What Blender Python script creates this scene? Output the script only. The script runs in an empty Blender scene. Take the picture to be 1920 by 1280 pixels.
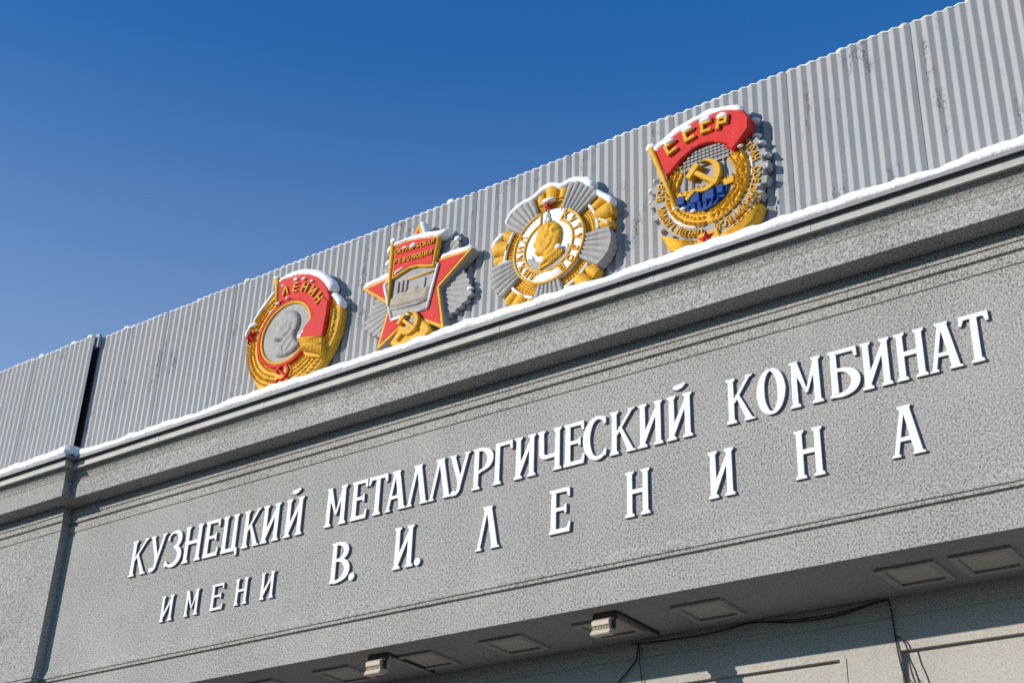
import bpy, bmesh, math, random
from mathutils import Vector, Matrix
from mathutils.geometry import delaunay_2d_cdt

scene = bpy.context.scene
COL = scene.collection
R = math.radians
random.seed(7)

# ------------------------------------------------------------------ camera
cam_d = bpy.data.cameras.new("camera")
cam_d.sensor_width = 36.0
cam_d.lens = 36.0 * 2667.0 / 1920.0
cam_d.clip_end = 3000.0
cam = bpy.data.objects.new("camera", cam_d)
COL.objects.link(cam)
CX = Vector((0.80978, 0.58576, 0.03379))
CY = Vector((0.25518, -0.40346, 0.87869))
CZ = Vector((0.52834, -0.70292, -0.47619))
mw = Matrix((CX, CY, CZ)).transposed().to_4x4()
mw.translation = Vector((0.0, -15.0, 1.6))
cam.matrix_world = mw
scene.camera = cam

# ------------------------------------------------------------------ sky, sun, exposure
TO_SUN = Vector((-0.77, -1.0, 0.345)).normalized()
SUN_EL = math.asin(TO_SUN.z)
world = bpy.data.worlds.new("World")
scene.world = world
world.use_nodes = True
wn = world.node_tree
wn.nodes.clear()
sky = wn.nodes.new("ShaderNodeTexSky")
sky.sky_type = 'NISHITA'
sky.sun_disc = False
sky.sun_elevation = SUN_EL
sky.sun_rotation = math.atan2(TO_SUN.x, TO_SUN.y)
sky.altitude = 300.0
sky.air_density = 1.35
sky.dust_density = 0.0
sky.ozone_density = 10.0
bg = wn.nodes.new("ShaderNodeBackground")
bg.inputs["Strength"].default_value = 0.15
wo = wn.nodes.new("ShaderNodeOutputWorld")
# winter haze: the sky pales steadily from high up towards the horizon, alike all round
tcw = wn.nodes.new("ShaderNodeTexCoord")
sepw = wn.nodes.new("ShaderNodeSeparateXYZ")
mapw = wn.nodes.new("ShaderNodeMapRange")
mapw.inputs["From Min"].default_value = 0.30
mapw.inputs["From Max"].default_value = 0.67
mapw.inputs["To Min"].default_value = 1.0
mapw.inputs["To Max"].default_value = 0.0
mapw.interpolation_type = 'SMOOTHSTEP'
hazw = wn.nodes.new("ShaderNodeMix")
hazw.data_type = 'RGBA'
hazw.blend_type = 'ADD'
hazw.inputs[7].default_value = (1.30, 1.18, 0.58, 1.0)
wn.links.new(tcw.outputs["Generated"], sepw.inputs[0])
wn.links.new(sepw.outputs["Z"], mapw.inputs["Value"])
wn.links.new(mapw.outputs[0], hazw.inputs[0])
tintw = wn.nodes.new("ShaderNodeMix")
tintw.data_type = 'RGBA'
tintw.blend_type = 'MULTIPLY'
tintw.inputs[0].default_value = 1.0
tintw.inputs[7].default_value = (0.62, 1.02, 1.07, 1.0)
wn.links.new(sky.outputs[0], tintw.inputs[6])
wn.links.new(tintw.outputs[2], hazw.inputs[6])
wn.links.new(hazw.outputs[2], bg.inputs[0])
wn.links.new(bg.outputs[0], wo.inputs[0])

sun_d = bpy.data.lights.new("sun", 'SUN')
sun_d.energy = 4.0
sun_d.angle = R(0.5)
sun_d.color = (1.0, 0.93, 0.83)
sun = bpy.data.objects.new("sun", sun_d)
sun.rotation_euler = TO_SUN.to_track_quat('Z', 'Y').to_euler()
sun.location = (-30, -40, 30)
COL.objects.link(sun)

scene.view_settings.view_transform = 'Standard'
scene.view_settings.look = 'None'
scene.view_settings.exposure = 0.25
scene.view_settings.gamma = 1.0
scene.view_settings.use_curve_mapping = False
scene.cycles.use_denoising = False


# ------------------------------------------------------------------ materials
class NT:
    def __init__(s, name):
        s.m = bpy.data.materials.new(name)
        s.m.use_nodes = True
        s.t = s.m.node_tree
        s.t.nodes.clear()
        s.out = s.t.nodes.new("ShaderNodeOutputMaterial")
        s.b = s.t.nodes.new("ShaderNodeBsdfPrincipled")
        s.t.links.new(s.b.outputs[0], s.out.inputs[0])

    def n(s, typ, **kw):
        nd = s.t.nodes.new(typ)
        for k, v in kw.items():
            if hasattr(nd, k):
                setattr(nd, k, v)
            else:
                nd.inputs[k.replace('_', ' ')].default_value = v
        return nd

    def l(s, a, b):
        s.t.links.new(a, b)

    def coord(s, scale=(1, 1, 1), kind="Object"):
        tc = s.n("ShaderNodeTexCoord")
        mp = s.n("ShaderNodeMapping")
        mp.inputs["Scale"].default_value = scale
        s.l(tc.outputs[kind], mp.inputs[0])
        return mp.outputs[0]

    def noise(s, vec, scale, detail=4.0, rough=0.55):
        nd = s.n("ShaderNodeTexNoise")
        nd.inputs["Scale"].default_value = scale
        nd.inputs["Detail"].default_value = detail
        nd.inputs["Roughness"].default_value = rough
        s.l(vec, nd.inputs["Vector"])
        return nd.outputs["Fac"]

    def ramp(s, fac, stops, interp='LINEAR'):
        nd = s.n("ShaderNodeValToRGB")
        cr = nd.color_ramp
        cr.interpolation = interp
        while len(cr.elements) < len(stops):
            cr.elements.new(0.5)
        for e, (p, c) in zip(cr.elements, stops):
            e.position = p
            e.color = (c[0], c[1], c[2], 1.0) if not isinstance(c, (int, float)) else (c, c, c, 1.0)
        s.l(fac, nd.inputs[0])
        return nd.outputs[0]

    def mix(s, fac, a, b, mode='MIX'):
        nd = s.n("ShaderNodeMix", data_type='RGBA', blend_type=mode)
        for sock, v in ((nd.inputs[0], fac), (nd.inputs[6], a), (nd.inputs[7], b)):
            if isinstance(v, (int, float)):
                sock.default_value = v
            elif isinstance(v, tuple):
                sock.default_value = (v[0], v[1], v[2], 1.0)
            else:
                s.l(v, sock)
        return nd.outputs[2]

    def math(s, op, a, b=None):
        nd = s.n("ShaderNodeMath", operation=op)
        for sock, v in ((nd.inputs[0], a), (nd.inputs[1], b)):
            if v is None:
                continue
            if isinstance(v, (int, float)):
                sock.default_value = v
            else:
                s.l(v, sock)
        return nd.outputs[0]

    def bump(s, h, strength, dist, prev=None):
        nd = s.n("ShaderNodeBump")
        nd.inputs["Strength"].default_value = strength
        nd.inputs["Distance"].default_value = dist
        s.l(h, nd.inputs["Height"])
        if prev is not None:
            s.l(prev, nd.inputs["Normal"])
        return nd.outputs[0]

    def done(s, color, rough=0.8, normal=None, metallic=0.0, spec=0.3):
        for name, v in (("Base Color", color), ("Roughness", rough)):
            if isinstance(v, (int, float)):
                s.b.inputs[name].default_value = v
            elif isinstance(v, tuple):
                s.b.inputs[name].default_value = (v[0], v[1], v[2], 1.0)
            else:
                s.l(v, s.b.inputs[name])
        s.b.inputs["Metallic"].default_value = metallic
        s.b.inputs["Specular IOR Level"].default_value = spec
        if normal is not None:
            s.l(normal, s.b.inputs["Normal"])
        return s.m


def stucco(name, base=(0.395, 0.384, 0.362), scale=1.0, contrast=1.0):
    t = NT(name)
    v = t.coord()
    big = t.noise(v, 0.55, 5.0, 0.6)
    mid = t.noise(v, 2.6, 4.0, 0.6)
    streak = t.noise(t.coord((2.2, 2.2, 0.25)), 1.6, 4.0, 0.6)
    grain = t.noise(v, 40.0 * scale, 4.0, 0.75)
    fine = t.noise(v, 38.0 * scale, 4.0, 0.7)
    c = t.mix(t.ramp(big, [(0.3, 0.0), (0.72, 1.0)]), tuple(x * 0.90 for x in base), tuple(x * 1.08 for x in base))
    c = t.mix(t.ramp(mid, [(0.35, 0.0), (0.7, 0.4)]), c, tuple(x * y for x, y in zip(base, (1.06, 1.03, 0.98))))
    c = t.mix(t.math('MULTIPLY', t.ramp(streak, [(0.45, 0.0), (0.8, 1.0)]), 0.28), c, tuple(x * 0.74 for x in base))
    lo, hi = 1.0 - 0.34 * contrast, 1.0 + 0.24 * contrast
    c = t.mix(t.ramp(grain, [(0.38, 0.0), (0.60, 1.0)]), t.mix(1.0, c, (lo, lo, lo), 'MULTIPLY'), t.mix(1.0, c, (hi, hi, hi * 0.99), 'MULTIPLY'))
    # pits between the render's grains, their shade put into the colour; denser in some patches
    dens = t.ramp(t.noise(v, 0.8, 3.0, 0.6), [(0.36, 0.62), (0.64, 1.0)])
    pitmask = t.math('MULTIPLY', t.ramp(fine, [(0.52, 0.0), (0.60, 0.80)]), t.math('MULTIPLY', dens, contrast))
    c = t.mix(pitmask, c, tuple(x * 0.16 for x in base))
    h = t.math('ADD', grain, t.math('MULTIPLY', pitmask, -0.5))
    nb = t.bump(h, 0.60 * contrast, 0.014)
    return t.done(c, 0.95, nb, spec=0.08)


def metal_sheet(name):
    t = NT(name)
    v = t.coord()
    att = t.n("ShaderNodeAttribute", attribute_name="tint")
    big = t.noise(v, 1.1, 4.0, 0.6)
    vs = t.coord((6.0, 6.0, 0.35))
    streak = t.noise(vs, 2.0, 5.0, 0.6)
    c = t.mix(att.outputs["Fac"], (0.292, 0.303, 0.306), (0.335, 0.327, 0.310))  # cool to warm tint per fold: sky reflection put into the colour
    c = t.mix(t.ramp(big, [(0.35, 0.0), (0.7, 0.55)]), c, (0.345, 0.338, 0.322))
    c = t.mix(t.math('MULTIPLY', t.ramp(streak, [(0.5, 0.0), (0.75, 1.0)]), 0.35), c, (0.285, 0.295, 0.30))
    # cracked, lifting paint in patches
    wv = t.noise(t.coord((1, 1, 0.30)), 6.5, 6.0, 0.7)
    crack = t.ramp(t.math('ABSOLUTE', t.math('SUBTRACT', wv, 0.5)), [(0.0, 1.0), (0.008, 1.0), (0.016, 0.0)])
    patch = t.ramp(t.noise(t.coord((1.3, 1.3, 0.5)), 1.7, 3.0, 0.55), [(0.57, 0.0), (0.63, 1.0)])
    cm = t.math('MULTIPLY', crack, patch)
    c = t.mix(t.math('MULTIPLY', cm, 0.85), c, (0.055, 0.055, 0.055))
    # a few rust runs
    rn = t.ramp(t.noise(t.coord((7.0, 7.0, 0.6)), 1.0, 4.0, 0.6), [(0.70, 0.0), (0.76, 1.0)])
    c = t.mix(t.math('MULTIPLY', rn, 0.55), c, (0.28, 0.20, 0.10))
    nb = t.bump(t.math('ADD', t.noise(v, 9.0, 3.0), t.math('MULTIPLY', cm, -1.0)), 0.22, 0.02)
    return t.done(c, t.ramp(big, [(0.3, 0.45), (0.7, 0.6)]), nb, spec=0.4)


def paint(name, col, dirt=0.25, rough=0.6, bump=0.25, bscale=26.0, dist=0.012, spec=0.15, chips=0.0):
    t = NT(name)
    v = t.coord()
    n1 = t.noise(v, 7.0, 5.0, 0.65)
    n2 = t.noise(v, bscale, 4.0, 0.6)
    c = t.mix(t.ramp(n1, [(0.38, dirt), (0.62, 0.0)]), col, tuple(x * 0.55 for x in col))
    c = t.mix(t.ramp(n2, [(0.45, 0.0), (0.75, 0.5)]), c, tuple(min(1.0, x * 1.15) for x in col))
    if chips > 0:
        n3 = t.noise(v, 16.0, 6.0, 0.7)
        c = t.mix(t.ramp(n3, [(0.655, 0.0), (0.675, chips)]), c, (0.34, 0.31, 0.27))
        st = t.noise(t.coord((9.0, 9.0, 1.2)), 1.5, 4.0, 0.6)
        c = t.mix(t.ramp(st, [(0.52, 0.0), (0.75, 0.45)]), c, tuple(x * 0.5 for x in col))
    return t.done(c, rough, t.bump(n2, bump, dist), spec=spec)


def snow_mat():
    t = NT("snow")
    v = t.coord()
    n1 = t.noise(v, 14.0, 5.0, 0.6)
    n2 = t.noise(v, 120.0, 3.0, 0.6)
    h = t.math('ADD', n1, t.math('MULTIPLY', n2, 0.25))
    return t.done((0.92, 0.92, 0.92), 0.9, t.bump(h, 0.6, 0.035), spec=0.1)


M = {}
M['stucco'] = stucco("coarse_grey_render")
M['stucco_back'] = stucco("back_wall_render", (0.445, 0.42, 0.385), 1.1, 0.4)
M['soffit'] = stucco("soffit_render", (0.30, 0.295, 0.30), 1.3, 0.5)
M['sheet'] = metal_sheet("painted_sheet_metal")
M['fascia'] = paint("fascia_paint", (0.44, 0.425, 0.39), 0.35, 0.5, 0.1, 3.0)
M['drip'] = paint("drip_edge_paint", (0.26, 0.265, 0.27), 0.3, 0.5, 0.1, 4.0)
M['white'] = paint("white_letter_paint", (0.75, 0.745, 0.74), 0.10, 0.55, 0.1, 60.0)
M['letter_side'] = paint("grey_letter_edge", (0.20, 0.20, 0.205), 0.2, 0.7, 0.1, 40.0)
M['gold'] = paint("gold_paint", (0.74, 0.40, 0.035), 0.4, 0.5, 0.6, 30.0, 0.016, chips=0.5)
M['red'] = paint("red_paint", (0.60, 0.036, 0.030), 0.2, 0.6, 0.45, 34.0, 0.012, chips=0.6)
M['grey'] = paint("grey_emblem_paint", (0.375, 0.36, 0.34), 0.35, 0.6, 0.5, 36.0, 0.012, chips=0.3)
M['beige'] = paint("beige_relief_paint", (0.40, 0.35, 0.28), 0.3, 0.7, 0.5, 40.0, 0.012)
M['emwhite'] = paint("white_emblem_paint", (0.76, 0.755, 0.74), 0.15, 0.55, 0.2, 40.0)
M['blue'] = paint("blue_paint", (0.012, 0.058, 0.24), 0.3, 0.5, 0.4, 30.0)
M['dark'] = paint("dark_steel", (0.05, 0.052, 0.055), 0.3, 0.6, 0.1, 20.0)
M['lamp'] = paint("lamp_beige_paint", (0.55, 0.47, 0.37), 0.3, 0.5, 0.1, 30.0)
M['panel'] = paint("ceiling_panel_paint", (0.40, 0.38, 0.345), 0.3, 0.6, 0.1, 20.0)
M['frame'] = paint("ceiling_frame_paint", (0.31, 0.305, 0.305), 0.3, 0.8, 0.1, 20.0)
M['cable'] = paint("black_cable", (0.035, 0.035, 0.035), 0.2, 0.6, 0.05, 20.0)
M['snow'] = snow_mat()
M['roof'] = paint("roof_felt", (0.10, 0.10, 0.10), 0.3, 0.9, 0.2, 10.0)
_t = NT("trampled_snow")
_v = _t.coord()
_c = _t.mix(_t.ramp(_t.noise(_v, 0.12, 5.0, 0.6), [(0.38, 0.0), (0.62, 1.0)]), (0.055, 0.055, 0.057), (0.13, 0.13, 0.135))
M['ground'] = _t.done(_c, 0.95, _t.bump(_t.noise(_v, 3.0, 5.0), 0.4, 0.08), spec=0.1)


# ------------------------------------------------------------------ object helpers
def link(name, data, parent=None, loc=None):
    o = bpy.data.objects.new(name, data)
    COL.objects.link(o)
    if parent is not None:
        o.parent = parent
    if loc is not None:
        o.location = loc
    return o


def tag(o, label=None, cat=None, group=None, kind=None):
    if label: o["label"] = label
    if cat: o["category"] = cat
    if group: o["group"] = group
    if kind: o["kind"] = kind
    return o


def empty(name, loc, label, cat, group=None):
    e = link(name, None, None, loc)
    e.empty_display_size = 0.2
    return tag(e, label, cat, group)


class MB:
    """collects vertices and faces; build() links them as one mesh object"""

    def __init__(s):
        s.v, s.f, s.sm = [], [], []

    def add(s, vs, fs, smooth=False):
        b = len(s.v)
        s.v.extend(tuple(p) for p in vs)
        s.f.extend(tuple(i + b for i in f) for f in fs)
        s.sm.extend([smooth] * len(fs))

    def box(s, x0, x1, y0, y1, z0, z1):
        vs = [(x, y, z) for x in (x0, x1) for y in (y0, y1) for z in (z0, z1)]
        s.add(vs, [(0, 1, 3, 2), (4, 6, 7, 5), (0, 4, 5, 1), (2, 3, 7, 6), (0, 2, 6, 4), (1, 5, 7, 3)])

    def mesh(s, name):
        me = bpy.data.meshes.new(name)
        me.from_pydata(s.v, [], s.f)
        me.polygons.foreach_set("use_smooth", s.sm)
        bm = bmesh.new()
        bm.from_mesh(me)
        bmesh.ops.recalc_face_normals(bm, faces=bm.faces[:])
        bm.to_mesh(me)
        bm.free()
        me.update()
        return me

    def build(s, name, mat, parent=None, loc=None):
        me = s.mesh(name)
        me.materials.append(M[mat])
        return link(name, me, parent, loc)

    def tube(s, pts, r, n=8, smooth=True):
        """round tube along 3d points; r number or list"""
        P = [Vector(p) for p in pts]
        rings = []
        up = Vector((0.13, 0.31, 0.94))
        for i, p in enumerate(P):
            d = (P[min(i + 1, len(P) - 1)] - P[max(i - 1, 0)]).normalized()
            a = d.cross(up)
            if a.length < 1e-4:
                a = d.cross(Vector((1, 0, 0)))
            a.normalize()
            b = d.cross(a)
            rr = r[i] if isinstance(r, (list, tuple)) else r
            rings.append([p + (a * math.cos(2 * math.pi * k / n) + b * math.sin(2 * math.pi * k / n)) * rr for k in range(n)])
        vs = [q for ring in rings for q in ring]
        fs = []
        for i in range(len(P) - 1):
            for k in range(n):
                k2 = (k + 1) % n
                fs.append((i * n + k, i * n + k2, (i + 1) * n + k2, (i + 1) * n + k))
        fs.append(tuple(range(n)))
        fs.append(tuple((len(P) - 1) * n + k for k in range(n)))
        s.add(vs, fs, smooth)


# 2d union of polygons -> triangulated flat region with boundary
def union2d(polys, extra=()):
    vs, faces = [], []
    for p in polys:
        a = 0.0
        for i in range(len(p)):
            x0, y0 = p[i]
            x1, y1 = p[(i + 1) % len(p)]
            a += x0 * y1 - x1 * y0
        q = p if a > 0 else p[::-1]
        b = len(vs)
        vs.extend(Vector((x, y)) for x, y in q)
        faces.append(list(range(b, b + len(q))))
    vs.extend(Vector(e) for e in extra)
    ov, oe, of, _, _, orig = delaunay_2d_cdt(vs, [], faces, 0, 1e-5, True)
    keep = [f for f, o in zip(of, orig) if len(o) > 0]
    return [(p.x, p.y) for p in ov], keep


def boundary(faces):
    cnt = {}
    for f in faces:
        for i in range(len(f)):
            a, b = f[i], f[(i + 1) % len(f)]
            cnt[(a, b)] = 1
    return [(a, b) for (a, b) in cnt if (b, a) not in cnt]


def prism(mb, polys, w0, w1, bev=0.0, side_smooth=False):
    """solid of the union of 2d polygons (u right, v up), from depth w0 (wall) to w1 (towards the viewer, -Y)"""
    v, f = union2d(polys)
    bd = boundary(f)
    nrm = {}
    for a, b in bd:
        dx, dy = v[b][0] - v[a][0], v[b][1] - v[a][1]
        L = math.hypot(dx, dy) or 1.0
        n = (-dy / L, dx / L)          # faces are ccw: inside lies to the left
        for k in (a, b):
            nrm.setdefault(k, []).append(n)
    off = {}
    for k, ns in nrm.items():
        nx, ny = sum(n[0] for n in ns), sum(n[1] for n in ns)
        L = math.hypot(nx, ny)
        if L < 1e-6:
            off[k] = (0, 0)
            continue
        nx, ny = nx / L, ny / L
        c = max(0.5, nx * ns[0][0] + ny * ns[0][1])
        off[k] = (nx / c, ny / c)
    used = sorted({i for t in f for i in t})
    top = {}
    vs, fs = [], []
    for i in used:
        o = off.get(i, (0, 0))
        top[i] = len(vs)
        vs.append((v[i][0] + o[0] * bev, -w1, v[i][1] + o[1] * bev))
    for t in f:
        fs.append(tuple(top[i] for i in t))
    mid, low = {}, {}
    for i in nrm:
        if bev > 0:
            mid[i] = len(vs)
            vs.append((v[i][0], -(w1 - bev), v[i][1]))
        else:
            mid[i] = top[i]
        low[i] = len(vs)
        vs.append((v[i][0], -w0, v[i][1]))
    for a, b in bd:
        if bev > 0:
            fs.append((top[a], mid[a], mid[b], top[b]))
        fs.append((mid[a], low[a], low[b], mid[b]))
    mb.add(vs, fs)


def dist_poly(p, poly):
    d = 1e9
    x, y = p
    for i in range(len(poly)):
        x0, y0 = poly[i]
        x1, y1 = poly[(i + 1) % len(poly)]
        dx, dy = x1 - x0, y1 - y0
        t = max(0.0, min(1.0, ((x - x0) * dx + (y - y0) * dy) / (dx * dx + dy * dy + 1e-12)))
        d = min(d, math.hypot(x - x0 - t * dx, y - y0 - t * dy))
    return d


def inside(p, poly):
    x, y = p
    c = False
    for i in range(len(poly)):
        x0, y0 = poly[i]
        x1, y1 = poly[i - 1]
        if (y0 > y) != (y1 > y) and x < (x1 - x0) * (y - y0) / (y1 - y0) + x0:
            c = not c
    return c


def relief(mb, poly, w0, h, rim, step, bumps=(), grooves=()):
    """rounded relief: rises from w0 at the outline to w0+h at distance rim; bumps (u,v,radius,height); grooves (polyline,width,depth)"""
    us = [p[0] for p in poly]
    vs_ = [p[1] for p in poly]
    dense = []
    for i in range(len(poly)):
        a, b = poly[i], poly[(i + 1) % len(poly)]
        n = max(1, int(math.hypot(b[0] - a[0], b[1] - a[1]) / step))
        for k in range(n):
            dense.append((a[0] + (b[0] - a[0]) * k / n, a[1] + (b[1] - a[1]) * k / n))
    extra = []
    y, row = min(vs_), 0
    while y < max(vs_):
        x = min(us) + (step * 0.5 if row % 2 else 0)
        while x < max(us):
            if inside((x, y), poly) and dist_poly((x, y), poly) > step * 0.45:
                extra.append((x, y))
            x += step
        y += step * 0.866
        row += 1
    v, f = union2d([dense], extra)

    def hh(p):
        d = min(1.0, dist_poly(p, poly) / rim)
        z = h * math.sqrt(max(0.0, 1 - (1 - d) ** 2))
        for bu, bv, br, bh in bumps:
            r2 = ((p[0] - bu) ** 2 + (p[1] - bv) ** 2) / (br * br)
            z += bh * math.exp(-r2) * d
        for pl, gw, gd in grooves:
            dd = 1e9
            for i in range(len(pl) - 1):
                (x0, y0), (x1, y1) = pl[i], pl[i + 1]
                dx, dy = x1 - x0, y1 - y0
                t = max(0.0, min(1.0, ((p[0] - x0) * dx + (p[1] - y0) * dy) / (dx * dx + dy * dy)))
                dd = min(dd, math.hypot(p[0] - x0 - t * dx, p[1] - y0 - t * dy))
            z -= gd * math.exp(-(dd / gw) ** 2) * d
        return max(z, 0.001)
    bd = boundary(f)
    onb = {a for a, b in bd}
    V = [(p[0], -(w0 + (0.0 if i in onb else hh(p))), p[1]) for i, p in enumerate(v)]
    mb.add(V, f, True)


def stroke(pts, widths):
    """ribbon along a 2d polyline as quads (for the union)"""
    n = len(pts)
    L, Rr = [], []
    for i in range(n):
        a, b = pts[max(i - 1, 0)], pts[min(i + 1, n - 1)]
        dx, dy = b[0] - a[0], b[1] - a[1]
        l = math.hypot(dx, dy) or 1.0
        w = (widths[i] if isinstance(widths, (list, tuple)) else widths) * 0.5
        L.append((pts[i][0] - dy / l * w, pts[i][1] + dx / l * w))
        Rr.append((pts[i][0] + dy / l * w, pts[i][1] - dx / l * w))
    return [[L[i], Rr[i], Rr[i + 1], L[i + 1]] for i in range(n - 1)]


def arc(cx, cy, rx, ry, a0, a1, n=14):
    return [(cx + rx * math.cos(R(a0 + (a1 - a0) * k / n)), cy + ry * math.sin(R(a0 + (a1 - a0) * k / n))) for k in range(n + 1)]


def lerp_w(stops, n):
    """n+1 widths interpolated through stops"""
    out = []
    for k in range(n + 1):
        t = k / n * (len(stops) - 1)
        i = min(int(t), len(stops) - 2)
        out.append(stops[i] + (stops[i + 1] - stops[i]) * (t - i))
    return out


# ------------------------------------------------------------------ ground
g = MB()
g.add([(-1500, -1500, 0), (1500, -1500, 0), (1500, 1500, 0), (-1500, 1500, 0)], [(0, 1, 2, 3)])
tag(g.build("ground", 'ground'), "snow covered forecourt in front of the grey building", None, None, "structure")

# ------------------------------------------------------------------ the building
PX0, PX1 = -21.25, -2.55      # inner edges of the projecting end bays
P = 0.19                      # how far the end bays project
XL, XR = -60.0, 16.0
ZC = 7.41                     # canopy underside
building = empty("building", (-11.9, 0.0, 0.0), "grey rendered building front with a moulded cornice and deep canopy", "building")
OFF = Vector(building.location)


def plan(o):
    """plan path at outward offset o, following the end bays"""
    return [(XL, -P - o), (PX0 + o, -P - o), (PX0 + o, -o), (PX1 - o, -o), (PX1 - o, -P - o), (XR, -P - o)]


def sweep(profile, mat, name, parent=building, x_from=0, x_to=6, sub=0.0):
    """profile: list of (outward offset, z) from top to bottom, swept along the plan path"""
    mb = MB()
    rows = []
    for o, z in profile:
        pl = plan(o)[x_from:x_to]
        rows.append([(x - OFF.x, y - OFF.y, z) for x, y in pl])
    n = len(rows[0])
    vs = [p for r in rows for p in r]
    fs = []
    for i in range(len(rows) - 1):
        for k in range(n - 1):
            fs.append((i * n + k, i * n + k + 1, (i + 1) * n + k + 1, (i + 1) * n + k))
    mb.add(vs, fs)
    return mb.build(name, mat, parent)


# frieze wall under the soffit: stepped mouldings, plain field, flared base moulding
sweep([(0.086, 11.10), (0.086, 11.075), (0.076, 11.068), (0.076, 10.914), (0.054, 10.908), (0.054, 10.822), (0.050, 10.815),
       (0.004, 10.804), (0.020, 10.785), (0.020, 10.645), (0.000, 10.639),
       (0.0, 8.13), (0.004, 8.09), (0.025, 8.02), (0.070, 7.945), (0.070, 7.925), (0.048, 7.918), (0.048, 7.874), (0.000, 7.858), (0.000, ZC - 0.003), (-0.02, ZC - 0.003)], 'stucco', "frieze_wall")
# cornice: cyma, thin fillet, broad band, flat soffit
sweep([(0.560, 11.60), (0.556, 11.577), (0.536, 11.553), (0.502, 11.520), (0.474, 11.487), (0.457, 11.452), (0.450, 11.420), (0.440, 11.412), (0.440, 11.082),
       (0.425, 11.078), (0.105, 11.082), (0.105, 11.098), (0.080, 11.10)], 'stucco', "cornice")
# flat roof deck behind the cornice edge
d = MB()
d.box(XL - OFF.x, XR - OFF.x, -0.45, 14.0, 11.60, 11.70)
d.build("roof_deck", 'roof', building)
# metal fascia in lengths, with a drip edge above
seams = [-60.0, -40.0, -30.0, -25.6]
x = -25.6
fo = 0.615
runs = [(XL, PX0 + fo, -P), (PX0 + fo, PX1 - fo, 0.0), (PX1 - fo, XR, -P)]
for (xa, xb, yo) in runs:
    xs = xa
    first = True
    while xs < xb - 0.01:
        ln = random.uniform(2.2, 2.7)
        xe = min(xs + ln, xb)
        if xb - xe < 0.6:
            xe = xb
        j = random.uniform(-0.0015, 0.0015)
        mb = MB()
        y = yo - fo + j
        g0 = 0.0015
        mb.box(xs - OFF.x + g0, xe - OFF.x - g0, y, y + 0.10, 11.575, 11.740)
        mb.box(xs - OFF.x + g0, xe - OFF.x - g0, y - 0.012, y + 0.012, 11.566, 11.574)
        mb.build("fascia_strip", 'fascia', building)
        if xe < xb:
            mb = MB()
            mb.box(xe - OFF.x - 0.035, xe - OFF.x + 0.035, y - 0.004, y + 0.002, 11.578, 11.735)
            mb.build("joint_cover", 'fascia', building)
        xs = xe
for xr, sgn in ((PX0 + fo, 1), (PX1 - fo, -1)):
    mb = MB()
    xa, xb = (xr - 0.10, xr) if sgn > 0 else (xr, xr + 0.10)
    mb.box(xa - OFF.x, xb - OFF.x, -P - fo + 0.103, -fo + 0.1, 11.575, 11.740)
    mb.build("fascia_return", 'fascia', building)
sweep([(0.40, 11.772), (0.702, 11.757), (0.706, 11.752), (0.702, 11.698), (0.695, 11.696), (0.692, 11.736), (0.55, 11.742)], 'drip', "drip_edge")

# canopy underside, the wall behind it, its top moulding and sunk panels
BX0, BX1, BY = PX0, PX1, 1.60
mb = MB()
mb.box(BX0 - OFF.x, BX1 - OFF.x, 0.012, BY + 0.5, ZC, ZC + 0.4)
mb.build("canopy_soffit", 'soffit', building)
mb = MB()
mb.box(BX0 - OFF.x, BX1 - OFF.x, BY - 0.055, BY, 7.33, ZC)
mb.box(BX0 - OFF.x, BX1 - OFF.x, BY - 0.026, BY, 7.17, 7.329)
mb.build("wall_moulding", 'stucco_back', building)
# back wall as piers and rails round the sunk panels, so the panels are truly recessed
mb = MB()
pan = [(-20.2, -15.6), (-14.7, -10.9), (-10.0, -7.135), (-6.335, -3.2)]
ZP = 6.748
mb.box(BX0 - OFF.x, BX1 - OFF.x, BY, BY + 0.3, ZP, ZC)
mb.box(BX0 - OFF.x, BX1 - OFF.x, BY, BY + 0.3, 0.0, 4.2)
edges = [BX0] + [e for p_ in pan for e in p_] + [BX1]
for i in range(0, len(edges), 2):
    a, b = edges[i], edges[i + 1]
    if abs(b + 6.335) < 0.01:
        mb.box(a - OFF.x, -7.050 - OFF.x, BY, BY + 0.3, 4.2, ZP)
        mb.box(-7.036 - OFF.x, b - OFF.x, BY, BY + 0.3, 4.2, ZP)
        mb.box(-7.05 - OFF.x, -7.036 - OFF.x, BY + 0.02, BY + 0.3, 4.2, ZP)
    else:
        mb.box(a - OFF.x, b - OFF.x, BY, BY + 0.3, 4.2, ZP)
mb.build("back_wall", 'stucco_back', building)
for a, b in pan:
    mb = MB()
    mb.box(a - OFF.x, b - OFF.x, BY + 0.075, BY + 0.2, 4.2, ZP)
    mb.build("sunk_panel", 'stucco_back', building)
# piers of the end bays down to the ground
for a, b in ((XL, PX0), (PX1, XR)):
    mb = MB()
    mb.box(a - OFF.x, b - OFF.x, -P - 0.006, 6.0, 0.0, ZC)
    mb.build("pier", 'stucco', building)

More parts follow.
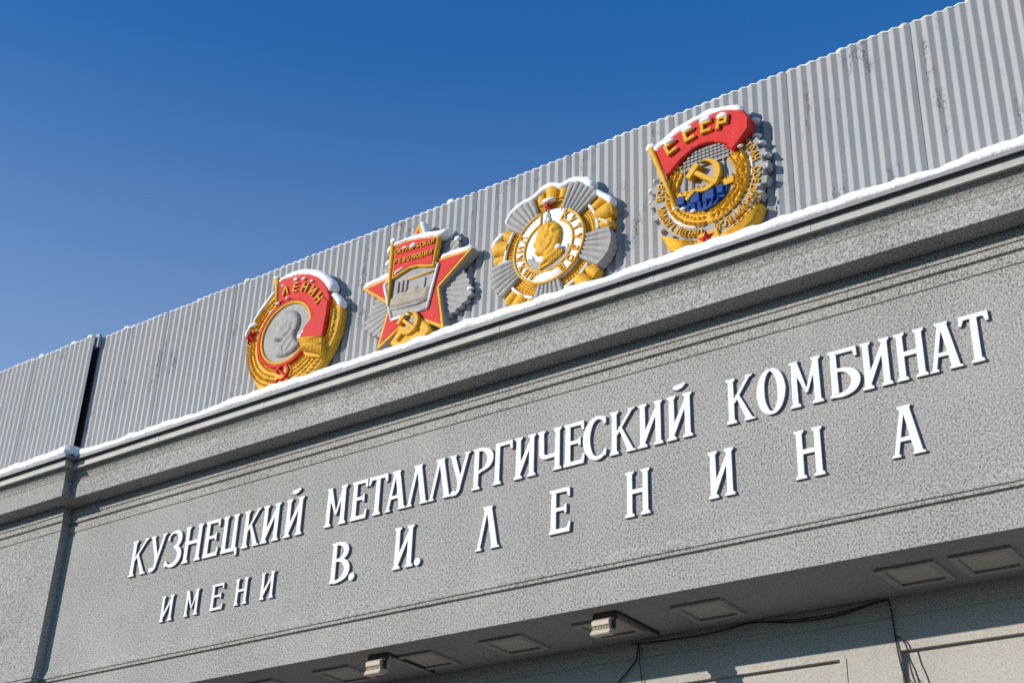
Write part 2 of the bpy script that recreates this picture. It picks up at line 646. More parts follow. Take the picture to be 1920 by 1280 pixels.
# square ceiling panels on the canopy underside
for i, x in enumerate((-18.35, -16.77, -15.19, -13.61, -12.02, -10.45, -8.92, -6.13, -5.235)):
    lab = {0: "square framed ceiling panel far left under the canopy, seventh from the lamp nearest the middle",
           1: "square framed ceiling panel left of the lower lamp, beyond the half-seen one"}.get(i)
    lab = ["square framed panel under canopy, farthest left", "square framed panel under canopy, second from far left",
           "half hidden square panel left of the lower floodlight, under the canopy",
           "square framed panel right behind the arm of the lower floodlight",
           "square framed panel midway between the two floodlights under the canopy",
           "square framed panel behind the upper right floodlight",
           "square framed panel under the canopy, first right of the upper floodlight",
           "square framed panel under the canopy, left of the close right-hand pair",
           "square framed panel under the canopy at the photo's right edge"][i]
    e = empty("ceiling_panel", (x + 0.365, 0.84, ZC), lab, "ceiling panel", "square panels under the canopy")
    h = 0.365
    mb = MB()
    t0, zb = 0.085, -0.035
    for (xa, xb, ya, yb) in ((-h, h, -h, -h + t0), (-h, h, h - t0, h), (-h, -h + t0, -h + t0, h - t0), (h - t0, h, -h + t0, h - t0)):
        # bevelled lip: outer edge lower than the inner one
        mb.box(xa, xb, ya, yb, zb, 0.002)
    mb.build("frame", 'frame', e)
    mb = MB()
    mb.box(-h + t0, h - t0, -h + t0, h - t0, -0.006, 0.002)
    mb.build("panel", 'panel', e)

# ------------------------------------------------------------------ corrugated screen above the cornice
PITCH, VD, ZT, ZB = 0.1529, 0.0190, 14.72, 11.71
screen = empty("corrugated_screen", (-11.9, 0.0, ZB), "tall grey painted corrugated metal screen standing behind the cornice", "metal screen")
SO = Vector(screen.location)


def sheet(xa, n, yo, dz, j, zb=ZB):
    """one sheet of n folds, left edge at xa"""
    mb = MB()
    th = 0.004
    prof = []
    for k in range(2 * n + 3):
        xx = xa + k * PITCH / 2
        yy = yo + j + (VD if k % 2 == 0 else -VD)
        prof.append((xx, yy))
    # softened folds: two points a fold
    pts = []
    for k, (xx, yy) in enumerate(prof):
        s = 0.0055
        o = -0.0016 if k % 2 == 0 else 0.0016
        if k > 0: pts.append((xx - s, yy + (-1 if k % 2 == 0 else 1) * s * VD * 4 / PITCH))
        if k < 2 * n + 2: pts.append((xx + s, yy + (-1 if k % 2 == 0 else 1) * s * VD * 4 / PITCH))
    m = len(pts)
    zs = [zb, ZT + dz]
    vs = []
    for yoff in (0.0, th):
        for z in zs:
            for (xx, yy) in pts:
                vs.append((xx - SO.x, yy + yoff - SO.y, z - SO.z))
    fs = []
    A, B, C, D = 0, m, 2 * m, 3 * m
    for i in range(m - 1):
        fs.append((A + i, A + i + 1, B + i + 1, B + i))
        fs.append((C + i, D + i, D + i + 1, C + i + 1))
        fs.append((B + i, B + i + 1, D + i + 1, D + i))
        fs.append((A + i, C + i, C + i + 1, A + i + 1))
    fs.append((A, B, D, C))
    fs.append((A + m - 1, C + m - 1, D + m - 1, B + m - 1))
    mb.add(vs, fs)
    o = mb.build("corrugated_sheet", 'sheet', screen)
    me = o.data
    at = me.attributes.new("tint", 'FLOAT', 'FACE')
    base = random.uniform(0.3, 0.7)
    foldt = [max(0.0, min(1.0, base + random.uniform(-0.4, 0.4))) for _ in range(2 * n + 4)]  # random tint per fold, painting the sky's uneven reflection
    for p_ in me.polygons:
        fx = (p_.center.x + SO.x - xa) / (PITCH / 2)
        at.data[p_.index].value = foldt[max(0, min(2 * n + 2, int(fx)))]
    return pts


snow_pts_main, snow_pts_left = [], []
NF = 6
x = -21.384
par = 0
while x < 10.0:
    dz = random.uniform(-0.012, 0.012)
    par = 1 - par
    pts = sheet(x, NF, -0.06, dz, 0.004 if par else -0.004)
    snow_pts_main.append((dz, pts))
    x += NF * PITCH
x = -21.361 - PITCH
while x > -50:
    dz = random.uniform(-0.012, 0.012)
    par = 1 - par
    pts = sheet(x - NF * PITCH, NF, -0.212, dz, 0.004 if par else -0.004)
    snow_pts_left.append((dz, pts))
    x -= NF * PITCH
mb = MB()
mb.box(-21.42 - SO.x, -21.30 - SO.x, -0.150, -0.092, 14.50 - SO.z, 14.78 - SO.z)
mb.build("joint_plate", 'sheet', screen)
mb = MB()
mb.box(-22.3 - SO.x, -21.30 - SO.x, -0.02, 0.03, 0.0, ZT - 0.05 - SO.z)
mb.build("gap_shade_board", 'dark', screen)  # added dark board, its colour standing in for deep shade in the seam gap
# posts and rails behind the sheets; some post tips stick up past the edge
tips = [-24.9, -22.2, -21.15, -17.3, -16.45, -12.6, -9.2, -5.3, -1.4, 2.4, 6.3]
for tx in tips:
    mb = MB()
    yo = -0.11 if tx < -21.42 else 0.0
    mb.box(tx - 0.03 - SO.x, tx + 0.03 - SO.x, -0.02 if tx > -21.3 else -0.16, 0.034, 0.0, ZT + random.uniform(0.03, 0.10) - SO.z - (0.12 if tx > -12 else 0.0))
    mb.build("post", 'sheet', screen)
for z in (12.3, 13.4, 14.4):
    mb = MB()
    mb.box(-46 - SO.x, 9.5 - SO.x, 0.036, 0.09, z - SO.z, z + 0.06 - SO.z)
    mb.build("rail", 'sheet', screen)


# ------------------------------------------------------------------ snow
def vnoise(x, seed=0):
    i = math.floor(x)
    t = x - i
    t = t * t * (3 - 2 * t)

    def h(k):
        q = math.sin(k * 127.1 + seed * 311.7) * 43758.5453
        return q - math.floor(q)
    return h(i) * (1 - t) + h(i + 1) * t


def ledge_run(mb, xa, xb, yo, seed):
    n = int((xb - xa) / 0.055)
    prof = [(-0.660, 11.753), (-0.694, 11.758), (-0.712, 11.785), (-0.716, 11.820), (-0.706, 11.858), (-0.678, 11.890),
            (-0.62, 11.912), (-0.5, 11.925), (-0.3, 11.94), (-0.05, 11.96)]
    m = len(prof)
    vs, fs = [], []
    for i in range(n + 1):
        x = xa + (xb - xa) * i / n
        a = vnoise(x * 1.1, seed) - 0.5
        b = vnoise(x * 4.3, seed + 1) - 0.5
        c = vnoise(x * 11.0, seed + 2) - 0.5
        big = 0.0
        if -9.0 < x < -6.4:
            big = 0.05 * math.sin((x + 9.0) / 2.6 * math.pi) * (0.6 + vnoise(x * 2.0, 9))
        for k, (y, z) in enumerate(prof):
            g0 = (z - 11.757) / 0.16
            zz = z + g0 * (a * 0.060 + b * 0.034 + c * 0.016 + big)
            yy = y + yo - (0.022 * a + 0.022 * b + 0.012 * c) * (1.0 if k in (2, 3, 4, 5) else 0.3)
            vs.append((x, yy, zz))
    for i in range(n):
        for k in range(m - 1):
            fs.append((i * m + k, i * m + k + 1, (i + 1) * m + k + 1, (i + 1) * m + k))
    fs.append(tuple(range(m)))
    fs.append(tuple(n * m + k for k in range(m)))
    mb.add(vs, fs, True)


mb = MB()
ledge_run(mb, -50, PX0 + 0.70, -P, 3)
ledge_run(mb, PX0 + 0.66, PX1 - 0.66, 0.0, 5)
ledge_run(mb, PX1 - 0.70, 14, -P, 8)
tag(mb.build("snow", 'snow'), "long rounded bank of snow lying along the cornice edge", "snow", None, "stuff")

mb = MB()
for grp, yo in ((snow_pts_main, 0), (snow_pts_left, 0)):
    for dz, pts in grp:
        if pts[-1][0] < -40 or pts[0][0] > 2: continue
        z = ZT + dz
        P3 = [(p_[0], p_[1] + 0.002, z + 0.004) for p_ in pts]
        rr = [0.010 + 0.008 * vnoise(p_[0] * 9, 4) for p_ in pts]
        mb.tube(P3, rr, 6)
for lx, yo in ((-23.0, -0.21), (-22.0, -0.21), (-21.5, -0.21), (-20.6, -0.06), (-17.3, -0.06), (-12.6, -0.06)):
    mb.tube([(lx - 0.08, yo, ZT + 0.01), (lx - 0.03, yo, ZT + 0.03), (lx + 0.03, yo, ZT + 0.03), (lx + 0.08, yo, ZT + 0.01)], [0.01, 0.032, 0.03, 0.01], 8)
tag(mb.build("snow", 'snow'), "thin line of snow on the screen's zigzag top edge", "snow", None, "stuff")


def snow_strip(mb, pts, r, w0, w1, seed):
    """a ridge of snow along (u,v) points, as deep as w0..w1; elliptical, lumpy"""
    # resample
    out = []
    for i in range(len(pts) - 1):
        a, b = pts[i], pts[i + 1]
        L = math.hypot(b[0] - a[0], b[1] - a[1])
        n = max(2, int(L / 0.035))
        for k in range(n):
            t = k / n
            out.append((a[0] + (b[0] - a[0]) * t, a[1] + (b[1] - a[1]) * t))
    out.append(pts[-1])
    # soften corners
    for _ in range(2):
        out = [out[0]] + [((out[i - 1][0] + 2 * out[i][0] + out[i + 1][0]) / 4, (out[i - 1][1] + 2 * out[i][1] + out[i + 1][1]) / 4) for i in range(1, len(out) - 1)] + [out[-1]]
    N = len(out)
    K = 12
    wc, wh = (w0 + w1) / 2, (w1 - w0) / 2 + 0.02
    vs, fs = [], []
    for i, (u, v) in enumerate(out):
        a, b = out[max(i - 1, 0)], out[min(i + 1, N - 1)]
        dx, dy = b[0] - a[0], b[1] - a[1]
        l = math.hypot(dx, dy) or 1
        nx, ny = -dy / l, dx / l
        if ny < 0: nx, ny = -nx, -ny
        s = i / (N - 1) if N > 1 else 0.5
        e = min(1.0, math.sqrt(max(0.0, min(s, 1 - s)) * (N - 1) * 0.035 / (r * 0.9)) + 0.05)
        rr = r * e * (0.72 + 0.6 * vnoise(i * 0.24, seed)) * (0.93 + 0.16 * vnoise(i * 0.9, seed + 3))
        ww = wh * (0.35 + 0.65 * e)
        for k in range(K):
            an = 2 * math.pi * k / K
            du = math.cos(an) * rr
            if du < 0: du *= 0.55
            dw = math.sin(an) * ww
            vs.append((u + nx * du, -(wc + dw), v + ny * du))
    for i in range(N - 1):
        for k in range(K):
            k2 = (k + 1) % K
            fs.append((i * K + k, i * K + k2, (i + 1) * K + k2, (i + 1) * K + k))
    fs.append(tuple(range(K)))
    fs.append(tuple((N - 1) * K + k for k in range(K)))
    mb.add(vs, fs, True)


def snow_lump(mb, u, v, ru, rv, w, rw, seed=0):
    vs, fs = [], []
    nr, K = 6, 10
    for i in range(nr + 1):
        ph = math.pi * i / nr - math.pi / 2
        for k in range(K):
            th = 2 * math.pi * k / K
            q = 0.72 + 0.5 * vnoise(i * 1.3 + (k if k < K / 2 else K - k) * 0.8, seed)
            vs.append((u + math.cos(ph) * math.cos(th) * ru * q, -(w + math.cos(ph) * math.sin(th) * rw * q), v + (math.sin(ph) * rv * q if ph > 0 else math.sin(ph) * rv * 0.55 * q)))
    for i in range(nr):
        for k in range(K):
            k2 = (k + 1) % K
            fs.append((i * K + k, i * K + k2, (i + 1) * K + k2, (i + 1) * K + k))
    mb.add(vs, fs, True)


# ------------------------------------------------------------------ the white letters
LD = 0.042                    # letter thickness


def stem(xc, y0, y1, wb, wt, sb=True, st=True, e=0.030, sh=0.034):
    """tapered slab-serif stem as polygons"""
    out = [[(xc - wb / 2, y0), (xc + wb / 2, y0), (xc + wt / 2, y1), (xc - wt / 2, y1)]]
    for on, y, w, s in ((sb, y0, wb, 1), (st, y1, wt, -1)):
        if on:
            out.append([(xc - w / 2 - e, y), (xc + w / 2 + e, y), (xc + w / 2 + e * 0.8, y + s * sh), (xc + w / 2 - 0.004, y + s * (sh + 0.028)),
                        (xc - w / 2 + 0.004, y + s * (sh + 0.028)), (xc - w / 2 - e * 0.8, y + s * sh)])
    return out


def limb(x0, y0, x1, y1, w0, w1, sb=False, st=False, e=0.026, sh=0.034):
    """slanted limb with optional level serifs at its foot (x0,y0) and its head (x1,y1)"""
    out = [[(x0 - w0 / 2, y0), (x0 + w0 / 2, y0), (x1 + w1 / 2, y1), (x1 - w1 / 2, y1)]]
    for on, x, y, w, s in ((sb, x0, y0, w0, 1), (st, x1, y1, w1, -1)):
        if on:
            k = (x1 - x0) / (y1 - y0) * s * sh
            out.append([(x - w / 2 - e, y), (x + w / 2 + e, y), (x + w / 2 + e * 0.7 + k, y + s * sh), (x - w / 2 - e * 0.7 + k, y + s * sh)])
    return out


def glyph(ch, w, h):
    k = h / 0.645
    a, b = 0.096 * k, 0.086 * k          # stem widths, foot and head
    e = 0.030 * k
    t = 0.058 * k
    L = e + a / 2
    Rx = w - e - a / 2
    sk = dict(e=e, sh=0.032 * k)
    if ch == 'Н':
        return stem(L, 0, h, a, b, **sk) + stem(Rx, 0, h, a, b, **sk) + [[(L, h * 0.49), (Rx, h * 0.49), (Rx, h * 0.49 + t * 1.15), (L, h * 0.49 + t * 1.15)]]
    if ch in 'ИЙ':
        return stem(L, 0, h, a, b, **sk) + stem(Rx, 0, h, a, b, **sk) + [[(L, h * 0.13), (L + a * 0.55, h * 0.13), (Rx, h * 0.80), (Rx - b * 0.3, h * 0.93), (Rx - b * 0.55, h * 0.86), (L, h * 0.26)]]
    if ch == 'К':
        return stem(L, 0, h, a, b, **sk) + limb(L + a * 0.3, h * 0.44, w - e * 1.6 - 0.02 * k, h, t, t * 1.05, False, True, e) + \
            limb(w - e - a / 2, 0, L + a * 0.9, h * 0.62, a * 1.05, a * 0.6, True, False, e)
    if ch == 'У':
        jx, jy = w * 0.50, h * 0.34
        tail = arc(w * 0.30, h * 0.115, w * 0.2, h * 0.115, 10, -100, 6)
        return limb(jx + 0.01 * k, jy, e + a / 2, h, a * 0.9, a * 0.95, False, True, e) + \
            limb(w * 0.5 - 0.005 * k, h * 0.13, w - e - t / 2, h, t * 1.2, t * 1.05, False, True, e) + \
            [[(w * 0.46, h * 0.16), (w * 0.56, h * 0.16), (w * 0.62, h * 0.4), (w * 0.38, h * 0.46)]] + \
            stroke([(w * 0.52, h * 0.16), (w * 0.46, h * 0.08), (w * 0.38, h * 0.03), (w * 0.28, h * 0.02)], [t * 1.2, t * 1.15, t * 0.95, t * 0.8]) + \
            [arc(w * 0.27, h * 0.055, 0.046 * k, 0.046 * k, 0, 345, 12)]
    if ch == 'З':
        up = arc(w * 0.47, h * 0.745, w * 0.38, h * 0.215, 160, -88, 16)
        lo = arc(w * 0.45, h * 0.285, w * 0.46, h * 0.250, 86, -150, 18)
        return stroke(up, lerp_w([0.035 * k, 0.05 * k, 0.10 * k, 0.10 * k, 0.045 * k], 16)) + \
            stroke(lo, lerp_w([0.045 * k, 0.10 * k, 0.115 * k, 0.09 * k, 0.055 * k, 0.05 * k], 18)) + \
            [[(0.0, h * 0.03), (w * 0.12, h * 0.02), (w * 0.2, h * 0.16), (w * 0.03, h * 0.22)], arc(w * 0.14, h * 0.79, 0.03 * k, 0.035 * k, 0, 340, 9)]
    if ch in 'ЕЦГБ':
        out = []
        if ch == 'Ц':
            ws = w - 0.02 * k
            r2 = ws - e - a / 2
            return stem(L, 0, h, a, b, False, True, **sk) + stem(r2, 0, h, a, b, False, True, **sk) + \
                [[(0.012 * k, 0), (ws + 0.004 * k, 0), (ws - 0.01 * k, t * 1.2), (0.012 * k + e * 0.5, t * 1.2)],
                 [(ws - 0.055 * k, t * 0.5), (ws + 0.012 * k, t * 0.9), (ws + 0.02 * k, -0.075 * k), (ws - 0.03 * k, -0.085 * k)]]
        out += stem(L, 0, h, a, b, ch != 'Б' and ch != 'Е', ch != 'Г', **sk)
        bar_r = w * (0.97 if ch in 'ГБ' else 0.95)
        out += [[(L, h - t * 1.05), (bar_r, h - t * 1.05), (bar_r + 0.004, h), (L - b / 2 if ch == 'Г' else L, h)],
                [(bar_r - 0.06 * k, h - t * 0.6), (bar_r + 0.004, h - 0.01 * k), (bar_r + 0.008 * k, h - 0.135 * k), (bar_r - 0.028 * k, h - 0.14 * k)]]
        if ch == 'Е':
            m = h * 0.535
            out += [[(L, m - t * 0.5), (w * 0.70, m - t * 0.5), (w * 0.70, m + t * 0.5), (L, m + t * 0.5)],
                    [(w * 0.63, m), (w * 0.74, m + 0.068 * k), (w * 0.82, m + 0.066 * k), (w * 0.82, m - 0.066 * k), (w * 0.74, m - 0.07 * k)],
                    [(0.004, 0), (w - 0.006, 0), (w - 0.02 * k, t * 1.15), (L - a / 2, t * 1.15), (L - a / 2 - e * 0.6, t * 0.8)],
                    [(w - 0.075 * k, t * 0.7), (w - 0.01 * k, 0.01), (w + 0.004, 0.145 * k), (w - 0.03 * k, 0.15 * k)]]
        if ch == 'Б':
            bowl = [(L, h * 0.58)] + arc(L + a * 0.5, h * 0.30, w - L - a * 0.95, h * 0.27, 84, -84, 16) + [(L, h * 0.035)]
            out += stroke(bowl, lerp_w([0.05 * k, 0.06 * k, 0.10 * k, 0.125 * k, 0.125 * k, 0.11 * k, 0.07 * k, 0.055 * k], len(bowl) - 1))
            out += [[(0.0, 0), (L + a, 0), (L + a, t), (e * 0.4, t * 0.8)]]
        return out
    if ch == 'М':
        return stem(L, 0, h, a * 0.98, b * 0.8, **sk) + stem(Rx, 0, h, a * 1.05, b * 0.95, **sk) + \
            limb(w * 0.5 + 0.01 * k, h * 0.27, L + 0.005, h * 0.95, 0.035 * k, a * 1.1) + limb(w * 0.5 + 0.012 * k, h * 0.29, Rx - 0.005, h * 0.95, 0.04 * k, t * 1.2)
    if ch == 'Т':
        c = w * 0.5
        return stem(c, 0, h, a * 1.1, b, True, False, **sk) + [[(0.015 * k, h - t * 1.05), (w - 0.015 * k, h - t * 1.05), (w, h), (0.0, h)],
                                                               [(0.0, h), (0.075 * k, h - t * 0.6), (0.032 * k, h - 0.14 * k), (-0.006, h - 0.13 * k)],
                                                               [(w, h), (w - 0.075 * k, h - t * 0.6), (w - 0.032 * k, h - 0.14 * k), (w + 0.006, h - 0.13 * k)]]
    if ch in 'АЛ':
        tx = w * 0.47
        out = limb(e + t / 2, 0, tx - 0.012 * k, h, t * 1.05, t, True, False, e) + limb(w - e - a / 2, 0, tx + 0.02 * k, h, a * 1.12, a * 1.0, True, False, e)
        out += [[(tx - 0.085 * k, h), (tx + 0.095 * k, h), (tx + 0.085 * k, h - 0.035 * k), (tx + 0.05 * k, h - 0.065 * k), (tx - 0.045 * k, h - 0.065 * k), (tx - 0.075 * k, h - 0.035 * k)]]
        if ch == 'А':
            y = h * 0.29
            out += [[(w * 0.22, y), (w * 0.74, y), (w * 0.72, y + t), (w * 0.24, y + t)]]
        return out
    if ch == 'Р':
        bowl = [(L, h * 0.972)] + arc(L + a * 0.5, h * 0.70, w - L - a * 0.95, h * 0.262, 84, -78, 16) + [(L + 0.02, h * 0.39)]
        return stem(L, 0, h, a, b, True, False, **sk) + [[(L - b / 2 - e, h), (L, h), (L, h - 0.06 * k), (L - b / 2 - e * 0.7, h - 0.035 * k)]] + \
            stroke(bowl, lerp_w([0.055 * k, 0.06 * k, 0.10 * k, 0.12 * k, 0.12 * k, 0.10 * k, 0.055 * k, 0.05 * k], len(bowl) - 1))
    if ch == 'Ч':
        cur = [(L - 0.01 * k, h * 0.97), (L - 0.004 * k, h * 0.62)] + arc(L + 0.085 * k, h * 0.47, 0.09 * k, h * 0.115, 178, 262, 6) + [(Rx, h * 0.37)]
        return stem(Rx, 0, h, a, b, **sk) + stem(L - 0.012 * k, h * 0.7, h, b, b, False, True, **sk) + \
            stroke(cur, lerp_w([b, a * 0.95, a * 0.9, t * 1.2, t * 1.1], len(cur) - 1))
    if ch == 'С':
        c = arc(w * 0.60, h * 0.5, w * 0.52, h * 0.468, 58, 302, 24)
        return stroke(c, lerp_w([0.05 * k, 0.055 * k, 0.085 * k, 0.118 * k, 0.125 * k, 0.115 * k, 0.075 * k, 0.06 * k, 0.06 * k], 24)) + \
            [[(w * 0.80, h * 0.985), (w * 0.99, h * 0.955), (w * 1.0, h * 0.80), (w * 0.90, h * 0.79), (w * 0.82, h * 0.88)],
             [(w * 0.82, h * 0.055), (w * 0.99, h * 0.055), (w * 1.03, h * 0.2), (w * 0.92, h * 0.22), (w * 0.84, h * 0.13)]]
    if ch == 'О':
        c = arc(w * 0.5, h * 0.5, w * 0.5 - 0.052 * k, h * 0.47, 90, 450, 32)
        return stroke(c, lerp_w([0.045 * k, 0.09 * k, 0.12 * k, 0.10 * k, 0.045 * k, 0.09 * k, 0.12 * k, 0.10 * k, 0.045 * k], 32))
    if ch == 'В':
        up = [(L, h * 0.972)] + arc(L + a * 0.4, h * 0.76, w * 0.88 - L - a * 0.8, h * 0.207, 84, -84, 12) + [(L, h * 0.545)]
        lo = [(L, h * 0.56)] + arc(L + a * 0.4, h * 0.295, w - L - a * 0.9, h * 0.265, 84, -84, 14) + [(L, h * 0.035)]
        return stem(L, 0, h, a, b, False, False, **sk) + [[(0.0, 0), (L, 0), (L, t), (e * 0.5, t * 0.7)], [(0.0, h), (L, h), (L, h - t), (e * 0.5, h - t * 0.7)]] + \
            stroke(up, lerp_w([0.05 * k, 0.06 * k, 0.10 * k, 0.11 * k, 0.10 * k, 0.055 * k, 0.05 * k], len(up) - 1)) + \
            stroke(lo, lerp_w([0.05 * k, 0.06 * k, 0.11 * k, 0.12 * k, 0.115 * k, 0.06 * k, 0.055 * k], len(lo) - 1))
    return stem(L, 0, h, a, b, **sk)


ORD = ["first", "second", "third", "fourth", "fifth", "sixth", "seventh", "eighth", "ninth", "tenth", "eleventh", "twelfth",
       "thirteenth", "fourteenth", "fifteenth", "sixteenth"]


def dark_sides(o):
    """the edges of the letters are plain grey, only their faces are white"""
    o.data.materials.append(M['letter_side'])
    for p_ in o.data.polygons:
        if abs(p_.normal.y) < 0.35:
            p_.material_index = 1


def letter(ch, x0, x1, z, h, label, group):
    mb = MB()
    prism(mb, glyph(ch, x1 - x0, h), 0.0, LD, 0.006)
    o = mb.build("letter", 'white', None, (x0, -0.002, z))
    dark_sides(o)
    tag(o, label, "letter", group)
    if ch == 'Й':
        mb = MB()
        c = (x1 - x0) * 0.5
        prism(mb, [[(c - 0.09, h + 0.085), (c - 0.02, h + 0.065), (c + 0.05, h + 0.085), (c + 0.105, h + 0.135), (c + 0.085, h + 0.165), (c + 0.03, h + 0.155), (c - 0.06, h + 0.15), (c - 0.1, h + 0.125)]],
              0.0, LD, 0.006)
        dark_sides(mb.build("breve", 'white', o))
    return o


BZ1, H1 = 9.462, 0.648
W1 = [('К', -19.32, -18.87), ('У', -18.87, -18.43), ('З', -18.42, -18.03), ('Н', -17.98, -17.53), ('Е', -17.49, -17.12), ('Ц', -17.07, -16.66),
      ('К', -16.58, -16.17), ('И', -16.15, -15.74), ('Й', -15.64, -15.23)]
W2 = [('М', -14.77, -14.31), ('Е', -14.23, -13.89), ('Т', -13.88, -13.50), ('А', -13.53, -13.11), ('Л', -13.11, -12.69), ('Л', -12.69, -12.25),
      ('У', -12.33, -11.91), ('Р', -11.88, -11.51), ('Г', -11.50, -11.15), ('И', -11.13, -10.74), ('Ч', -10.72, -10.30), ('Е', -10.28, -9.92),
      ('С', -9.92, -9.57), ('К', -9.52, -9.09), ('И', -9.07, -8.67), ('Й', -8.62, -8.22)]
W3 = [('К', -7.73, -7.31), ('О', -7.28, -6.88), ('М', -6.83, -6.37), ('Б', -6.29, -5.89), ('И', -5.86, -5.46), ('Н', -5.42, -5.02),
      ('А', -5.01, -4.60), ('Т', -4.60, -4.24)]
for word, where in ((W1, "top line's left word"), (W2, "top line's long middle word"), (W3, "top line's right word")):
    for i, (ch, a, b) in enumerate(word):
        letter(ch, a, b, BZ1 + (0.02 if where.endswith("right word") else 0.0), H1, "white raised letter %s, %s letter of the %s" % (ch, ORD[i], where), "white letters of the top line")
for i, (ch, a, b) in enumerate([('И', -18.32, -18.01), ('М', -17.74, -17.40), ('Е', -17.13, -16.83), ('Н', -16.58, -16.28), ('И', -16.01, -15.70)]):
    letter(ch, a, b, 8.51, 0.44, "small white raised letter %s, %s of five in the lower line's first word" % (ch, ORD[i]), "small white letters of the lower line")
for i, (ch, a, b) in enumerate([('В', -14.54, -14.14), ('И', -13.29, -12.89), ('Л', -11.76, -11.33), ('Е', -10.50, -10.14), ('Н', -9.28, -8.88),
                                ('И', -8.03, -7.64), ('Н', -6.82, -6.42), ('А', -5.58, -5.16)]):
    letter(ch, a, b, 8.515, 0.65, "large white letter %s, %s of eight widely spaced ones in the lower line" % (ch, ORD[i]), "large white letters of the lower line")
for x, who in ((-14.08, "left round white full stop, low beside the first large letter of the lower line"), (-12.81, "right round white full stop, touching the second large letter of the lower line")):
    mb = MB()
    prism(mb, [arc(0, 0.06, 0.062, 0.062, 0, 348, 18)], 0.0, LD, 0.006)
    o = mb.build("full_stop", 'white', None, (x, -0.002, 8.505))
    dark_sides(o)
    tag(o, who, "full stop", "white full stops of the lower line")


# ------------------------------------------------------------------ emblem helpers
_gl = {}


def char_mesh(ch):
    if ch not in _gl:
        cu = bpy.data.curves.new("glyph", 'FONT')
        cu.body = ch
        cu.size = 1.0
        cu.extrude = 0.5
        cu.resolution_u = 3
        cu.offset = 0.012
        ob = bpy.data.objects.new("glyph", cu)
        COL.objects.link(ob)
        dg = bpy.context.evaluated_depsgraph_get()
        me = bpy.data.meshes.new_from_object(ob.evaluated_get(dg))
        vs = [tuple(v.co) for v in me.vertices]
        fs = [tuple(p_.vertices) for p_ in me.polygons]
        bpy.data.objects.remove(ob)
        bpy.data.curves.remove(cu)
        bpy.data.meshes.remove(me)
        xs = [v[0] for v in vs] or [0.0, 0.3]
        _gl[ch] = (vs, fs, min(xs), max(xs))
    return _gl[ch]


def put_char(mb, ch, u, v, ang, size, w0, w1, sx=1.0):
    vs, fs, x0, x1 = char_mesh(ch)
    if not vs:
        return
    c, s = math.cos(ang), math.sin(ang)
    out = []
    for (x, y, z) in vs:
        lx, ly = (x - (x0 + x1) / 2) * size * sx, y * size
        out.append((u + lx * c - ly * s, -(w0 + (z + 0.5) * (w1 - w0)), v + lx * s + ly * c))
    mb.add(out, fs)


def arc_text(mb, text, cx, cy, r, a0, a1, size, w0, w1, sx=1.0):
    n = len(text)
    for i, ch in enumerate(text):
        a = a0 + (a1 - a0) * (i / (n - 1))
        if ch != ' ':
            put_char(mb, ch, cx + r * math.cos(R(a)), cy + r * math.sin(R(a)), R(a - 90), size, w0, w1, sx)


def line_text(mb, text, u0, v0, u1, v1, size, w0, w1, sx=1.0):
    n = len(text)
    ang = math.atan2(v1 - v0, u1 - u0)
    for i, ch in enumerate(text):
        t = i / (n - 1)
        put_char(mb, ch, u0 + (u1 - u0) * t, v0 + (v1 - v0) * t, ang, size, w0, w1, sx)


def leaf(mb, u, v, ang, ln, wd, w, h):
    c, s = math.cos(ang), math.sin(ang)

    def q(a, b, z):
        return (u + a * c - b * s, -(w + z), v + a * s + b * c)
    mb.add([q(0, 0, -0.005), q(ln * 0.42, wd / 2, -0.005), q(ln, 0, h * 0.25), q(ln * 0.42, -wd / 2, -0.005), q(ln * 0.40, 0, h)],
           [(0, 1, 4), (1, 2, 4), (2, 3, 4), (3, 0, 4)])


def ear(mb, cx, cy, r, a0, a1, step, w, ln=0.11, wd=0.05, h=0.035, spread=28, rows=(-0.05, 0.05)):
    """leafy ear of grain along an arc, pointing from a0 to a1"""
    n = max(2, int(abs(a1 - a0) / step))
    sg = 1 if a1 > a0 else -1
    for k in range(n + 1):
        a = a0 + (a1 - a0) * k / n
        for row in rows:
            rr = r + row
            tang = R(a + 90 * sg)
            an = tang + (-sg if row > 0 else sg) * R(spread) * (1 if row else 0)
            leaf(mb, cx + rr * math.cos(R(a)), cy + rr * math.sin(R(a)), an + random.uniform(-0.1, 0.1), ln * random.uniform(0.9, 1.15), wd, w + random.uniform(0, 0.008), h)


def star(cx, cy, r, ri, rot=90):
    return [(cx + (r if k % 2 == 0 else ri) * math.cos(R(rot + 36 * k)), cy + (r if k % 2 == 0 else ri) * math.sin(R(rot + 36 * k))) for k in range(10)]


def facet_star(mb, cx, cy, r, ri, w0, w1, rot=90):
    s = star(cx, cy, r, ri, rot)
    vs = [(p_[0], -w0, p_[1]) for p_ in s] + [(cx, -w1, cy)]
    mb.add(vs, [(i, (i + 1) % 10, 10) for i in range(10)])


def ring_tube(mb, cx, cy, r, tr, w, a0=0, a1=360, n=48, squash=1.0):
    pts = []
    closed = abs(a1 - a0) >= 360
    m = n if closed else n + 1
    K = 8
    vs, fs = [], []
    for i in range(m):
        a = R(a0 + (a1 - a0) * i / n)
        for k in range(K):
            t = 2 * math.pi * k / K
            rr = r + tr * math.cos(t)
            vs.append((cx + rr * math.cos(a), -(w + tr * squash * math.sin(t)), cy + rr * math.sin(a)))
    for i in range(n):
        i2 = (i + 1) % m
        for k in range(K):
            k2 = (k + 1) % K
            fs.append((i * K + k, i * K + k2, i2 * K + k2, i2 * K + k))
    if not closed:
        fs.append(tuple(range(K)))
        fs.append(tuple((m - 1) * K + k for k in range(K)))
    mb.add(vs, fs, True)


def bar(mb, u0, v0, u1, v1, wd, w0, w1, bev=0.006):
    prism(mb, stroke([(u0, v0), (u1, v1)], wd), w0, w1, bev)


